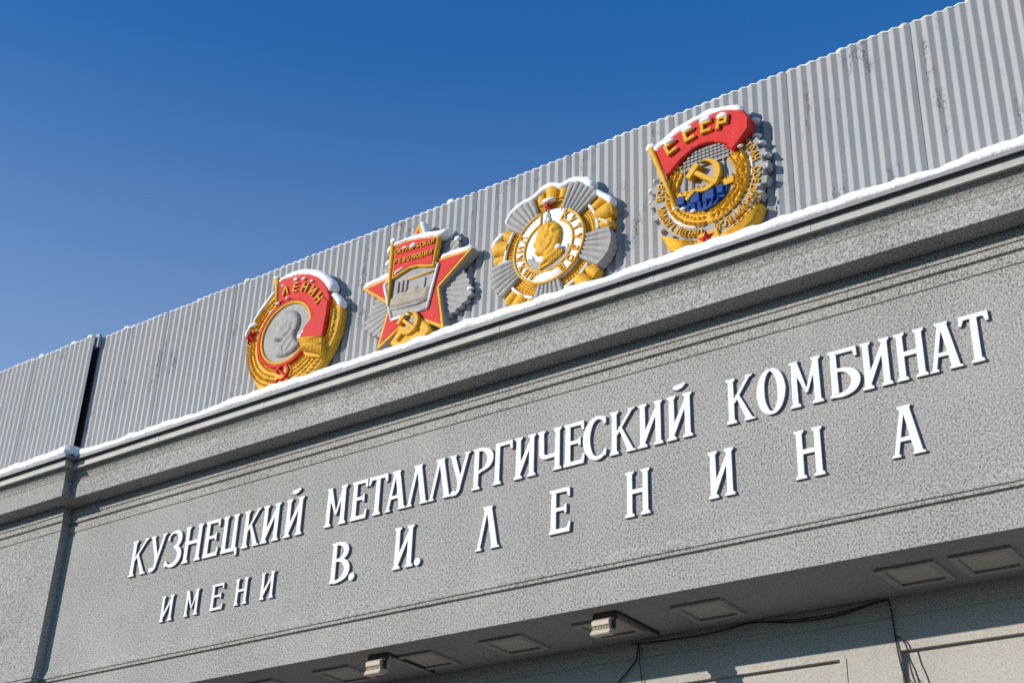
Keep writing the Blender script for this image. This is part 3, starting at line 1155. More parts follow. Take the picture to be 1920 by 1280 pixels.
def rod(mb, u0, v0, u1, v1, r, w, n=8):
    mb.tube([(u0, -w, v0), (u1, -w, v1)], r, n)


def fan(mb, ang, half, r0, r1, n, wb, w0, w1, droop=0.08, sub=6, cx=0.0, cy=0.0, scal=0.03, narrow=1.0, pointed=False):
    """a fan of n rounded radial ribs about direction ang (degrees), closed down to wb"""
    na, nr = n * sub, 4
    top, vs, fs = [], [], []
    for i in range(na + 1):
        t = i / na
        q = 2 * t - 1
        rib = abs(math.sin(math.pi * n * t))
        rout = r1 - droop * (abs(q) if pointed else q * q) - scal * (1 - rib)
        for j in range(nr + 1):
            s = j / nr
            rr = r0 + (rout - r0) * s
            a = R(ang + half * q * (1 + (narrow - 1) * s))
            w = w0 + (w1 - w0) * (0.25 + 0.75 * rib ** 0.7) * (1.0 if j < nr else 0.72)
            vs.append((cx + rr * math.cos(a), -w, cy + rr * math.sin(a)))
    base = len(vs)
    for i in range(na + 1):
        for j in (0, nr):
            p_ = vs[i * (nr + 1) + j]
            vs.append((p_[0], -wb, p_[2]))
    for i in range(na):
        for j in range(nr):
            fs.append((i * (nr + 1) + j, (i + 1) * (nr + 1) + j, (i + 1) * (nr + 1) + j + 1, i * (nr + 1) + j + 1))
        fs.append((i * (nr + 1) + nr, (i + 1) * (nr + 1) + nr, base + (i + 1) * 2 + 1, base + i * 2 + 1))
        fs.append((i * (nr + 1), base + i * 2, base + (i + 1) * 2, (i + 1) * (nr + 1)))
    for i in (0, na):
        row = [i * (nr + 1) + j for j in range(nr + 1)]
        fs.append(tuple(row + [base + i * 2 + 1, base + i * 2]))
    mb.add(vs, fs, False)


def hammer_sickle(parent, mat, cx, cy, s, w0, w1, ham_mat=None):
    """sickle opening left, hammer crossing it from the upper left to the lower right"""
    mb = MB()
    a = arc(cx + 0.0 * s, cy + 0.06 * s, 0.62 * s, 0.66 * s, 100, -125, 22)
    wd = lerp_w([0.03 * s, 0.14 * s, 0.24 * s, 0.26 * s, 0.22 * s, 0.16 * s, 0.12 * s], 22)
    h0 = a[-1]
    polys = stroke(a, wd) + stroke([h0, (h0[0] - 0.16 * s, h0[1] - 0.10 * s), (h0[0] - 0.42 * s, h0[1] - 0.30 * s)], [0.12 * s, 0.15 * s, 0.18 * s])
    prism(mb, polys, w0, w1, min(0.008, 0.03 * s))
    mb.build("sickle", mat, parent)
    mb = MB()
    bar(mb, cx - 0.40 * s, cy + 0.34 * s, cx + 0.60 * s, cy - 0.52 * s, 0.20 * s, w0, w1 + 0.02, min(0.008, 0.03 * s))
    prism(mb, [[(cx - 0.72 * s, cy + 0.18 * s), (cx - 0.52 * s, cy + 0.02 * s), (cx - 0.08 * s, cy + 0.52 * s), (cx - 0.30 * s, cy + 0.68 * s)]], w0, w1 + 0.035, min(0.008, 0.03 * s))
    mb.build("hammer", ham_mat or mat, parent)


def circle(cx, cy, r, n=40):
    return arc(cx, cy, r, r, 0, 360 - 360 / n, n - 1)


YB = -0.10                    # back of the emblems; the screen stands behind


def mounts(parent, pts):
    mb = MB()
    for (u, v) in pts:
        mb.box(u - 0.04, u + 0.04, -0.005, 0.020, v - 0.04, v + 0.04)
    mb.build("mounting_bracket", 'dark', parent)


# ------------------------------------------------------------------ emblem one: round, portrait and red banner
E1 = empty("emblem", (-15.833, YB, 13.129), "leftmost emblem, round gold wreath with grey portrait disc under a red banner", "emblem", "relief emblems on the cornice")
outl = [(-0.43, 1.12), (-0.30, 1.08), (-0.05, 1.12), (0.20, 1.10), (0.45, 1.01), (0.66, 0.87), (0.84, 0.68), (0.98, 0.47), (1.12, 0.26), (1.165, 0.12), (1.165, -0.067), (1.13, -0.28), (1.05, -0.48), (0.95, -0.66),
        (0.80, -0.83), (0.62, -0.98), (0.40, -1.10), (0.15, -1.17), (-0.10, -1.17), (-0.35, -1.10), (-0.57, -0.95), (-0.72, -0.76), (-0.82, -0.55), (-0.93, -0.30), (-1.0, -0.05),
        (-1.06, 0.18), (-1.07, 0.30), (-0.95, 0.44), (-0.836, 0.56), (-0.72, 0.72), (-0.588, 0.86), (-0.47, 0.98)]
mb = MB()
prism(mb, [outl], 0.0, 0.14, 0.03)
relief(mb, [(x * 0.972, y * 0.972) for x, y in outl], 0.139, 0.018, 0.10, 0.09)
mb.build("wreath_plate", 'gold', E1)
mb = MB()
c0 = (-0.02, 0.0)
ear(mb, *c0, 0.80, 262, 118, 4.2, 0.150, 0.12, 0.065, 0.040, 26, (-0.07, 0.0, 0.07))
ear(mb, *c0, 0.92, 262, 140, 4.2, 0.146, 0.10, 0.055, 0.045, 24, (-0.03, 0.025))
ear(mb, *c0, 0.80, -82, 24, 4.2, 0.150, 0.12, 0.065, 0.040, 26, (-0.06, 0.0, 0.06))
ear(mb, *c0, 0.98, -82, 16, 4.2, 0.148, 0.12, 0.065, 0.040, 26, (-0.06, 0.0, 0.06))
tag(mb.build("wreath", 'gold', E1), kind="stuff")
mb = MB()
prism(mb, [circle(-0.03, 0.0, 0.545, 56)], 0.10, 0.186, 0.004)
mb.build("portrait_disc", 'grey', E1)
mb = MB()
ring_tube(mb, -0.03, 0.0, 0.575, 0.030, 0.190)
mb.build("gold_rim", 'gold', E1)
mb = MB()
ring_tube(mb, -0.03, 0.0, 0.632, 0.036, 0.186)
mb.build("red_rim", 'red', E1)
mb = MB()
head = [(-0.24, 0.25), (-0.215, 0.33), (-0.15, 0.395), (-0.06, 0.425), (0.05, 0.42), (0.15, 0.375), (0.23, 0.30), (0.275, 0.20), (0.285, 0.10), (0.265, 0.0), (0.215, -0.07), (0.21, -0.15), (0.25, -0.23),
        (0.33, -0.29), (0.34, -0.36), (0.20, -0.445), (0.05, -0.475), (-0.10, -0.465), (-0.20, -0.43), (-0.235, -0.36), (-0.20, -0.28), (-0.13, -0.20), (-0.075, -0.145), (-0.13, -0.125), (-0.21, -0.13),
        (-0.29, -0.10), (-0.325, -0.055), (-0.295, -0.005), (-0.275, 0.015), (-0.295, 0.04), (-0.275, 0.06), (-0.325, 0.085), (-0.315, 0.11), (-0.265, 0.165), (-0.262, 0.20)]
relief(mb, head, 0.186, 0.070, 0.085, 0.020,
       [(0.09, 0.11, 0.045, 0.030), (-0.20, 0.155, 0.035, -0.030), (-0.12, 0.06, 0.07, 0.018), (-0.225, 0.215, 0.04, 0.018), (0.12, 0.28, 0.12, 0.012), (-0.24, -0.07, 0.05, 0.015)],
       [([(-0.06, -0.13), (0.06, -0.05), (0.13, 0.02)], 0.018, 0.030), ([(-0.27, 0.015), (-0.20, 0.0)], 0.012, 0.025), ([(0.03, -0.44), (-0.03, -0.30), (0.09, -0.16), (0.2, -0.14)], 0.014, 0.025),
        ([(0.09, -0.40), (0.16, -0.28), (0.23, -0.20)], 0.014, 0.025), ([(0.08, 0.20), (0.02, 0.14), (0.04, 0.06)], 0.014, 0.015)])
mb.build("portrait_head", 'grey', E1)
mb = MB()
fl = [(-0.355, 1.09), (-0.05, 1.10), (0.20, 1.075), (0.45, 0.985), (0.66, 0.845), (0.83, 0.64), (0.93, 0.42), (0.955, 0.20), (0.72, 0.05), (0.60, 0.16), (0.534, 0.277), (0.42, 0.42), (0.264, 0.537), (0.12, 0.61), (-0.017, 0.647), (-0.30, 0.655)]
prism(mb, [fl], 0.13, 0.225, 0.014)
mb.build("banner", 'red', E1)
mb = MB()
prism(mb, [[(0.62, 0.13), (0.80, 0.44), (0.94, 0.30), (0.935, 0.05), (0.89, -0.35), (0.60, -0.30), (0.32, -0.225), (0.46, -0.02)]], 0.13, 0.252, 0.016)
mb.build("banner_fold", 'red', E1)
mb = MB()
prism(mb, [[(0.32, -0.225), (0.60, -0.30), (0.895, -0.355), (0.925, -0.70), (0.86, -0.73), (0.70, -0.68), (0.535, -0.625), (0.40, -0.45)]], 0.13, 0.230, 0.012)
for k in range(15):
    t = (k + 0.5) / 15
    a_, b_ = (0.34 + 0.545 * t, -0.235 - 0.12 * t), (0.44 + 0.47 * t, -0.50 - 0.22 * t)
    mb.tube([(a_[0], -0.232, a_[1]), ((a_[0] + b_[0]) / 2, -0.236, (a_[1] + b_[1]) / 2), (b_[0], -0.230, b_[1])], [0.018, 0.017, 0.013], 6)
mb.tube([(0.32, -0.245, -0.24), (0.6, -0.25, -0.31), (0.89, -0.25, -0.36)], 0.022, 6)
mb.tube([(0.40, -0.240, -0.38), (0.64, -0.245, -0.44), (0.90, -0.245, -0.50)], 0.020, 6)
mb.build("fringe", 'gold', E1)
mb = MB()
mb.tube([(-0.415, -0.20, 1.18), (-0.39, -0.20, 1.04), (-0.33, -0.20, 0.62)], [0.058, 0.05, 0.036], 10)
mb.build("banner_pole", 'gold', E1)
mb = MB()
arc_text(mb, "ΛЕНИН", -0.03, -0.02, 0.775, 96, 31, 0.235, 0.215, 0.262, 0.95)
mb.build("lettering", 'gold', E1)
mb = MB()
facet_star(mb, -0.90, 0.17, 0.165, 0.070, 0.190, 0.265, 100)
mb.build("red_star", 'red', E1)
mb = MB()
prism(mb, [circle(0.0, -0.79, 0.19, 24)], 0.13, 0.188, 0.012)
mb.build("boss", 'gold', E1)
hammer_sickle(E1, 'red', 0.0, -0.78, 0.20, 0.186, 0.222)
mb = MB()
prism(mb, [[(-0.42, -1.02), (-0.22, -0.95), (0.0, -0.93), (0.24, -0.95), (0.44, -1.02), (0.40, -1.12), (0.0, -1.04), (-0.38, -1.12)]], 0.13, 0.21, 0.012)
mb.build("ribbon", 'red', E1)
mounts(E1, [(-0.5, 0.6), (0.6, 0.5), (-0.6, -0.5), (0.6, -0.5)])

# ------------------------------------------------------------------ emblem two: red star with a ship
E2 = empty("emblem", (-13.037, YB, 13.059), "second emblem from left, red five-pointed star with grey rays and a ship", "emblem", "relief emblems on the cornice")
for k, a in enumerate((54, 126, 198, 270, 342)):
    mb = MB()
    fan(mb, a, 30, 0.30, 1.17, 9, 0.0, 0.07, 0.095, 0.27, 5, -0.02, 0.03, 0.05, 0.95, True)
    mb.build("ray_fan", 'grey', E2)
sc_, sy_ = -0.02, 0.06
st = [(-0.025, 1.30), (0.33, 0.455), (1.145, 0.42), (0.50, -0.085), (0.66, -0.89), (-0.02, -0.47), (-0.725, -0.885), (-0.53, -0.10), (-1.165, 0.40), (-0.36, 0.46)]
mb = MB()
prism(mb, [st], 0.0, 0.168, 0.004)
mb.build("star_plate", 'grey', E2)
mb = MB()
prism(mb, [st], 0.168, 0.192, 0.010)
mb.build("star_edge", 'gold', E2)
# a red face on each arm, inside the raised gold edge


def inset(poly, d_):
    out = []
    n = len(poly)
    for i in range(n):
        p0, p1, p2 = poly[i - 1], poly[i], poly[(i + 1) % n]
        d1 = Vector((p1[0] - p0[0], p1[1] - p0[1])).normalized()
        d2 = Vector((p2[0] - p1[0], p2[1] - p1[1])).normalized()
        n1, n2 = Vector((-d1.y, d1.x)), Vector((-d2.y, d2.x))
        s_ = (n1 + n2)
        s_ = s_ / max(0.25, s_.dot(n1)) if s_.length > 1e-6 else n1
        out.append((p1[0] + s_.x * d_, p1[1] + s_.y * d_))
    return out


st_ccw = st[::-1]
si = inset(st_ccw, 0.048)[::-1]
for k in range(0, 10, 2):
    mb = MB()
    prism(mb, [[si[k], si[(k + 1) % 10], (sc_, sy_), si[(k - 1) % 10]]], 0.17, 0.200, 0.004)
    mb.build("star_arm_face", 'red', E2)
pent = [(0.48, 0.33), (0.31, -0.425), (-0.42, -0.42), (-0.64, 0.29), (-0.10, 0.66)]
mb = MB()
prism(mb, [pent], 0.17, 0.212, 0.004)
mb.build("ship_panel", 'grey', E2)
mb = MB()
for i in range(5):
    a_, b_ = pent[i], pent[(i + 1) % 5]
    mb.tube([(a_[0], -0.218, a_[1]), (b_[0], -0.218, b_[1])], 0.024, 8)
mb.build("white_border", 'emwhite', E2)
mb = MB()
relief(mb, [(-0.50, -0.19), (-0.30, -0.21), (0.10, -0.235), (0.295, -0.245), (0.33, -0.02), (0.12, 0.0), (0.08, 0.07), (-0.10, 0.09), (-0.13, 0.03), (-0.35, 0.06), (-0.40, 0.0), (-0.48, 0.0)], 0.211, 0.035, 0.07, 0.03,
       [(-0.2, -0.02, 0.06, 0.02), (0.05, -0.05, 0.06, 0.02)], [([(-0.5, -0.05), (0.3, -0.1)], 0.015, 0.02)])
mb.build("ship_hull", 'beige', E2)
mb = MB()
for u in (-0.34, -0.25, -0.16):
    bar(mb, u, 0.03, u + 0.01, 0.25, 0.036, 0.211, 0.24, 0.004)
bar(mb, 0.22, -0.02, 0.235, 0.16, 0.02, 0.211, 0.235, 0.004)
mb.tube([(-0.48, -0.215, -0.21), (-0.2, -0.222, -0.255), (0.1, -0.222, -0.28), (0.3, -0.215, -0.27)], 0.022, 6)
mb.build("funnels", 'grey', E2)
mb = MB()
rod(mb, -0.17, 0.235, 0.47, 0.222, 0.017, 0.222)
mb.build("gun_beam", 'gold', E2)
mb = MB()
fl2 = [(-0.46, 0.96), (-0.2, 0.985), (0.10, 0.94), (0.49, 0.84), (0.45, 0.56), (0.415, 0.29), (0.24, 0.335), (0.059, 0.40), (-0.09, 0.415), (-0.221, 0.387), (-0.465, 0.315)]
prism(mb, [fl2], 0.17, 0.262, 0.012)
mb.build("banner_border", 'gold', E2)
mb = MB()
prism(mb, [inset(fl2[::-1], 0.036)[::-1]], 0.25, 0.272, 0.004)
mb.build("banner", 'red', E2)
mb = MB()
line_text(mb, "ОКТЯБРЬСКАЯ", -0.375, 0.765, 0.385, 0.705, 0.115, 0.268, 0.296, 0.85)
mb.build("lettering", 'gold', E2)
mb = MB()
line_text(mb, "РЕВОЛЮЦИЯ", -0.375, 0.575, 0.355, 0.515, 0.115, 0.268, 0.296, 0.9)
mb.build("lettering", 'gold', E2)
mb = MB()
mb.tube([(-0.485, -0.255, 1.04), (-0.482, -0.262, 0.98), (-0.485, -0.262, 0.4), (-0.492, -0.235, -0.16)], [0.03, 0.042, 0.034, 0.022], 10)
mb.build("banner_pole", 'gold', E2)
mb = MB()
prism(mb, [[(-0.42, -0.84), (-0.30, -0.70), (-0.20, -0.56), (-0.05, -0.45), (0.10, -0.45), (0.22, -0.58), (0.36, -0.72), (0.42, -0.84), (0.30, -0.96), (0.0, -1.02), (-0.30, -0.96)]], 0.0, 0.23, 0.03)
mb.build("boss", 'gold', E2)
mb = MB()
prism(mb, [circle(-0.01, -0.60, 0.105, 20)], 0.22, 0.236, 0.003)
mb.build("boss_field", 'grey', E2)
hammer_sickle(E2, 'gold', -0.02, -0.63, 0.29, 0.225, 0.285)
mounts(E2, [(-0.4, 0.3), (0.4, 0.3), (-0.4, -0.4), (0.4, -0.4)])

# ------------------------------------------------------------------ emblem three: fans of rays round a golden head
E3 = empty("emblem", (-10.421, YB, 13.012), "third emblem from left, gold and grey ray fans round a white disc with golden head", "emblem", "relief emblems on the cornice")
mb = MB()
prism(mb, [circle(-0.01, 0.0, 0.84, 48)], 0.0, 0.122, 0.01)
mb.build("base_plate", 'gold', E3)
for a in (54, 126, 198, 270, 342):
    mb = MB()
    fan(mb, a, 17.5, 0.58, 1.13, 6, 0.0, 0.168, 0.205, 0.09, 6, -0.01, 0.0, 0.02, 1.02)
    mb.build("grey_fan", 'grey', E3)
for a in (18, 90, 162, 234, 306):
    mb = MB()
    fan(mb, a, 19.5, 0.78, 1.04, 7, 0.0, 0.07, 0.135, 0.04, 5, -0.01, 0.0, 0.02, 1.0)
    fan(mb, a, 7.2, 0.84, 1.14, 1, 0.0, 0.11, 0.20, 0.03, 10, -0.01, 0.0, 0.0, 0.92)
    fan(mb, a - 12.5, 4.8, 0.84, 1.08, 1, 0.0, 0.10, 0.17, 0.02, 8, -0.01, 0.0, 0.0, 0.95)
    fan(mb, a + 12.5, 4.8, 0.84, 1.08, 1, 0.0, 0.10, 0.17, 0.02, 8, -0.01, 0.0, 0.0, 0.95)
    mb.build("gold_fan", 'gold', E3)
    mb = MB()
    for rr in (0.67, 0.715, 0.76, 0.80):
        ear(mb, -0.01, 0.0, rr, a - 17, a + 15, 3.6, 0.115, 0.055, 0.036, 0.034, 40, (0.0,))
    tag(mb.build("leaf_band", 'gold', E3), kind="stuff")
    mb = MB()
    if a != 90:
        ring_tube(mb, -0.01, 0.0, 0.845, 0.026, 0.155, a - 17.0, a + 17.0, 10)
        mb.build("white_arc", 'emwhite', E3)
mb = MB()
prism(mb, [circle(-0.01, 0.0, 0.635, 56)], 0.08, 0.200, 0.008)
mb.build("ring_plate", 'emwhite', E3)
mb = MB()
ring_tube(mb, -0.01, 0.0, 0.630, 0.022, 0.203, 56, -258, 60)
ring_tube(mb, -0.01, 0.0, 0.440, 0.022, 0.203, 62, -250, 50)
rod(mb, 0.20, 0.38, 0.33, 0.53, 0.020, 0.203)
rod(mb, -0.155, 0.41, -0.16, 0.61, 0.020, 0.203)
mb.build("ring_rim", 'gold', E3)
mb = MB()
arc_text(mb, "КУТУЗОВ", -0.01, 0.0, 0.470, 55, -62, 0.165, 0.197, 0.226, 0.95)
mb.build("lettering", 'gold', E3)
mb = MB()
arc_text(mb, "МИХАИЛ", -0.01, 0.0, 0.470, 242, 152, 0.165, 0.197, 0.226, 0.95)
mb.build("lettering", 'gold', E3)
mb = MB()
prism(mb, [[(-0.085, 0.38), (-0.085, 0.47), (-0.065, 0.47), (-0.062, 0.56), (-0.045, 0.57), (-0.030, 0.68), (-0.015, 0.57), (0.005, 0.56), (0.008, 0.47), (0.03, 0.47), (0.03, 0.38)]], 0.19, 0.222, 0.004)
mb.build("tower_relief", 'grey', E3)
mb = MB()
prism(mb, [[(-0.40, -0.16), (-0.36, -0.12), (-0.33, -0.17), (-0.29, -0.10), (-0.25, -0.20), (-0.18, -0.24), (-0.10, -0.30), (0.05, -0.34), (0.20, -0.26), (0.27, -0.16), (0.32, -0.17), (0.34, -0.08), (0.37, -0.16), (0.39, -0.20), (0.30, -0.31), (0.15, -0.40), (-0.05, -0.42), (-0.24, -0.36), (-0.34, -0.27)]], 0.19, 0.214, 0.004)
mb.build("rampart_relief", 'grey', E3)
mb = MB()
facet_star(mb, -0.03, 0.70, 0.105, 0.05, 0.19, 0.25, 90)
mb.build("red_star", 'red', E3)
mb = MB()
hd = [(-0.215, 0.31), (-0.17, 0.375), (-0.09, 0.405), (0.0, 0.41), (0.09, 0.385), (0.16, 0.335), (0.215, 0.26), (0.24, 0.16), (0.235, 0.05), (0.21, -0.04), (0.19, -0.10), (0.235, -0.155), (0.255, -0.185), (0.10, -0.27), (-0.05, -0.325), (-0.15, -0.345),
      (-0.17, -0.325), (-0.11, -0.24), (-0.085, -0.17), (-0.13, -0.155), (-0.20, -0.135), (-0.245, -0.095), (-0.255, -0.055), (-0.235, -0.02), (-0.255, 0.0), (-0.235, 0.025), (-0.285, 0.055), (-0.28, 0.085), (-0.24, 0.15), (-0.243, 0.19), (-0.225, 0.22)]
rb = random.Random(3)
curls = [(rb.uniform(-0.14, 0.2), rb.uniform(0.12, 0.38), 0.03, rb.uniform(-0.02, 0.026)) for _ in range(34)]
relief(mb, hd, 0.199, 0.085, 0.12, 0.020, curls + [(0.07, 0.06, 0.045, 0.025), (-0.18, 0.14, 0.035, -0.03), (-0.12, 0.03, 0.07, 0.018), (-0.215, 0.20, 0.04, 0.018)],
       [([(-0.09, -0.17), (0.03, -0.09), (0.10, 0.0)], 0.018, 0.03), ([(-0.24, -0.015), (-0.16, -0.02)], 0.012, 0.025), ([(-0.13, -0.28), (0.02, -0.20), (0.21, -0.12)], 0.014, 0.035)])
mb.build("golden_head", 'gold', E3)
mb = MB()
prism(mb, [[(0.02, -0.30), (0.225, -0.20), (0.265, -0.165), (0.285, -0.215), (0.22, -0.275), (0.05, -0.355), (-0.15, -0.40), (-0.165, -0.36)]], 0.19, 0.245, 0.006)
for k in range(9):
    t = k / 8
    rod(mb, 0.02 + 0.235 * t, -0.285 + 0.115 * t, 0.045 + 0.225 * t, -0.345 + 0.115 * t, 0.011, 0.245, 6)
mb.build("epaulette", 'gold', E3)
mb = MB()
relief(mb, [(-0.30, -0.56), (-0.24, -0.44), (-0.14, -0.46), (-0.05, -0.43), (0.05, -0.46), (0.15, -0.42), (0.22, -0.50), (0.26, -0.56), (0.10, -0.62), (-0.10, -0.645)], 0.198, 0.03, 0.05, 0.04)
mb.build("scroll", 'emwhite', E3)
mounts(E3, [(-0.5, 0.4), (0.5, 0.4), (-0.5, -0.4), (0.5, -0.4)])

# ------------------------------------------------------------------ emblem four: gear, wreath and red banner
E4 = empty("emblem", (-7.751, YB, 13.142), "rightmost emblem, grey lettered gear with gold wreath, dam and red banner", "emblem", "relief emblems on the cornice")
NTOOTH = 24
gear = []
for k in range(NTOOTH):
    a = 360.0 * k / NTOOTH
    for da, r in ((-4.4, 0.865), (-3.4, 0.94), (3.4, 0.94), (4.4, 0.865)):
        gear.append((r * math.cos(R(a + da)) - 0.01, r * math.sin(R(a + da)) - 0.005))
mb = MB()
prism(mb, [gear], 0.0, 0.135, 0.012)
mb.build("gear", 'grey', E4)
mb = MB()
prism(mb, stroke(arc(-0.01, 0.0, 0.56, 0.56, 138, 402, 40), 0.20), 0.12, 0.160, 0.02)
mb.build("wreath_plate", 'gold', E4)
mb = MB()
ear(mb, -0.01, 0.0, 0.555, 268, 140, 7.0, 0.160, 0.12, 0.07, 0.042, 28, (-0.06, 0.0, 0.06))
ear(mb, -0.01, 0.0, 0.555, -88, 36, 7.0, 0.160, 0.12, 0.07, 0.042, 28, (-0.06, 0.0, 0.06))
for _ in range(70):
    a = random.uniform(-85, 40)
    rr = random.uniform(0.5, 0.60)
    leaf(mb, -0.01 + rr * math.cos(R(a)), rr * math.sin(R(a)), random.uniform(0, 6.28), 0.075, 0.06, 0.170, 0.030)
tag(mb.build("wreath", 'gold', E4), kind="stuff")
mb = MB()
prism(mb, [circle(-0.03, 0.03, 0.475, 44), [(-0.40, 0.25), (0.40, 0.25), (0.36, 0.50), (0.10, 0.68), (-0.15, 0.66), (-0.36, 0.50)]], 0.13, 0.158, 0.003)
mb.build("dam_field", 'grey', E4)
mb = MB()
for r_ in range(5):
    for q in range(14):
        u = -0.43 + q * 0.062 + (0.0)
        v = 0.335 + r_ * 0.058 - (u + 0.03) * 0.0
        if abs(u + 0.02) < 0.42 - max(0, v - 0.40) * 0.9:
            prism(mb, [[(u, v), (u + 0.040, v), (u + 0.040, v + 0.034), (u, v + 0.034)]], 0.156, 0.182, 0.0)
tag(mb.build("lattice", 'grey', E4), kind="stuff")
mb = MB()
for u in (-0.36, -0.24, 0.16, 0.28):
    bar(mb, u, -0.06, u * 0.96, 0.31, 0.018, 0.176, 0.196, 0.003)
bar(mb, -0.42, 0.315, 0.36, 0.315, 0.022, 0.176, 0.198, 0.003)
mb.build("dam_ribs", 'grey', E4)
mb = MB()
prism(mb, [[(-0.49, -0.02), (-0.30, -0.04), (0.0, -0.09), (0.25, -0.06), (0.43, -0.02), (0.42, -0.15), (0.25, -0.16), (0.0, -0.17), (-0.25, -0.12), (-0.48, -0.10)]], 0.176, 0.205, 0.006)
for k in range(20):
    leaf(mb, -0.46 + k * 0.045, -0.09 + 0.02 * math.cos(k), R(70 if k % 2 else 110), 0.075, 0.035, 0.203, 0.02)
mb.build("wheat_band", 'gold', E4)
mb = MB()
prism(mb, [[(-0.48, -0.10), (-0.30, -0.12), (-0.12, -0.165), (0.05, -0.18), (0.20, -0.16), (0.33, -0.13), (0.30, -0.30), (0.18, -0.40), (-0.05, -0.455), (-0.25, -0.42), (-0.40, -0.32)]], 0.176, 0.200, 0.004)
for (u0, u1, v0, v1) in ((-0.46, -0.34, -0.25, -0.11), (-0.25, -0.10, -0.30, -0.13), (-0.02, 0.13, -0.32, -0.155), (0.17, 0.27, -0.28, -0.14)):
    prism(mb, [[(u0, v0), (u1, v0 - 0.02), (u1, v1 - 0.02), (u0, v1)]], 0.19, 0.245, 0.01)
for k in range(6):
    mb.tube([(-0.38 + 0.11 * k, -0.202, -0.27 - 0.02 * k), (-0.30 + 0.1 * k, -0.222, -0.33), (-0.25 + 0.08 * k, -0.205, -0.40)], [0.012, 0.026, 0.01], 6)
mb.build("blue_water", 'blue', E4)
hammer_sickle(E4, 'gold', -0.02, 0.07, 0.37, 0.158, 0.265)
mb = MB()
for wi, (word, a0, a1) in enumerate((("ПРОЛЕТАРИИ", 259, 192.8), ("ВСЕХ", 178.1, 156), ("СТРАН", 39, 11), ("СОЕДИНЯЙТЕСЬ", -3, -80))):
    mb = MB()
    arc_text(mb, word, -0.01, -0.005, 0.718, a0, a1, 0.150, 0.130, 0.164, 0.85)
    mb.build("lettering", 'gold', E4)
mb = MB()
fl4 = [(-0.80, 0.81), (-0.65, 0.90), (-0.40, 1.02), (-0.126, 1.095), (0.08, 1.115), (0.279, 1.10), (0.46, 1.05), (0.60, 0.97), (0.60, 0.70), (0.52, 0.50), (0.44, 0.44), (0.34, 0.51), (0.24, 0.571), (0.15, 0.62), (0.063, 0.643), (-0.06, 0.65), (-0.18, 0.625), (-0.38, 0.52), (-0.556, 0.364), (-0.635, 0.33)]
prism(mb, [fl4], 0.06, 0.235, 0.016)
mb.build("banner", 'red', E4)
mb = MB()
prism(mb, [[(0.535, 0.99), (0.66, 0.93), (0.73, 0.78), (0.715, 0.60), (0.60, 0.47), (0.455, 0.335), (0.33, 0.455), (0.45, 0.46), (0.53, 0.62), (0.555, 0.80)]], 0.06, 0.275, 0.018)
mb.build("banner_fold", 'red', E4)
mb = MB()
mb.tube([(-0.875, -0.21, 0.90), (-0.84, -0.23, 0.80), (-0.66, -0.245, 0.28), (-0.475, -0.24, -0.26)], [0.05, 0.046, 0.038, 0.03], 10)
mb.build("banner_pole", 'gold', E4)
for ch, u, v, an in (("С", -0.485, 0.655, 25), ("С", -0.20, 0.760, 13), ("С", 0.06, 0.785, 1), ("Р", 0.30, 0.765, -9)):
    mb = MB()
    ca, sa = math.cos(R(an)), math.sin(R(an))
    if ch == "С":
        ps = [[(-0.085, 0.0), (0.085, 0.0), (0.085, 0.052), (-0.085, 0.052)], [(-0.085, 0.0), (-0.033, 0.0), (-0.033, 0.20), (-0.085, 0.20)], [(-0.085, 0.148), (0.085, 0.148), (0.085, 0.20), (-0.085, 0.20)]]
    else:
        ps = [[(-0.085, -0.01), (-0.033, -0.01), (-0.033, 0.20), (-0.085, 0.20)], [(-0.085, 0.148), (0.085, 0.148), (0.085, 0.20), (-0.085, 0.20)], [(-0.085, 0.062), (0.085, 0.062), (0.085, 0.112), (-0.085, 0.112)], [(0.035, 0.062), (0.085, 0.062), (0.085, 0.20), (0.035, 0.20)]]
    prism(mb, [[(u + x_ * ca - y_ * sa, v + x_ * sa + y_ * ca) for x_, y_ in q_] for q_ in ps], 0.225, 0.290, 0.006)
    mb.build("banner_letter", 'gold', E4)
mb = MB()
prism(mb, [[(-0.76, -0.64), (-0.66, -0.66), (-0.45, -0.80), (-0.20, -0.90), (0.0, -0.90), (0.18, -0.88), (0.42, -0.78), (0.64, -0.62), (0.80, -0.63), (0.74, -0.78), (0.56, -0.95), (0.25, -1.08), (0.0, -1.14), (-0.25, -1.10), (-0.50, -1.0), (-0.66, -0.86)]], 0.0, 0.165, 0.02)
mb.build("ribbon_plate", 'gold', E4)
mb = MB()
for sd in (0, 1):
  mb = MB()
  for k in range(5):
    o = k * 0.042
    if sd == 0: mb.tube([(-0.74 + o * 0.5, -0.168, -0.64 - o), (-0.50 + o * 0.3, -0.172, -0.78 - o), (-0.26, -0.170, -0.88 - o)], 0.018, 6)
    else: mb.tube([(0.78 - o * 0.6, -0.168, -0.65 - o), (0.52 - o * 0.3, -0.172, -0.80 - o), (0.26, -0.170, -0.90 - o)], 0.018, 6)
  if sd == 0: ear(mb, 0.0, 0.05, 0.93, 238, 256, 4.5, 0.165, 0.09, 0.05, 0.04, 30, (-0.03, 0.03))
  else: ear(mb, 0.0, 0.05, 0.93, -32, -64, 4.5, 0.165, 0.10, 0.05, 0.04, 30, (-0.03, 0.03))
  tag(mb.build("ribbon_ears", 'gold', E4), kind="stuff")
mb = MB()
prism(mb, [[(-0.17, -0.80), (0.13, -0.80), (0.20, -1.08), (-0.24, -1.08)]], 0.12, 0.185, 0.014)
mb.build("star_boss", 'gold', E4)
mb = MB()
facet_star(mb, -0.04, -0.915, 0.155, 0.068, 0.18, 0.255, 96)
mb.build("red_star", 'red', E4)
mounts(E4, [(-0.5, 0.4), (0.5, 0.4), (-0.5, -0.4), (0.5, -0.4)])

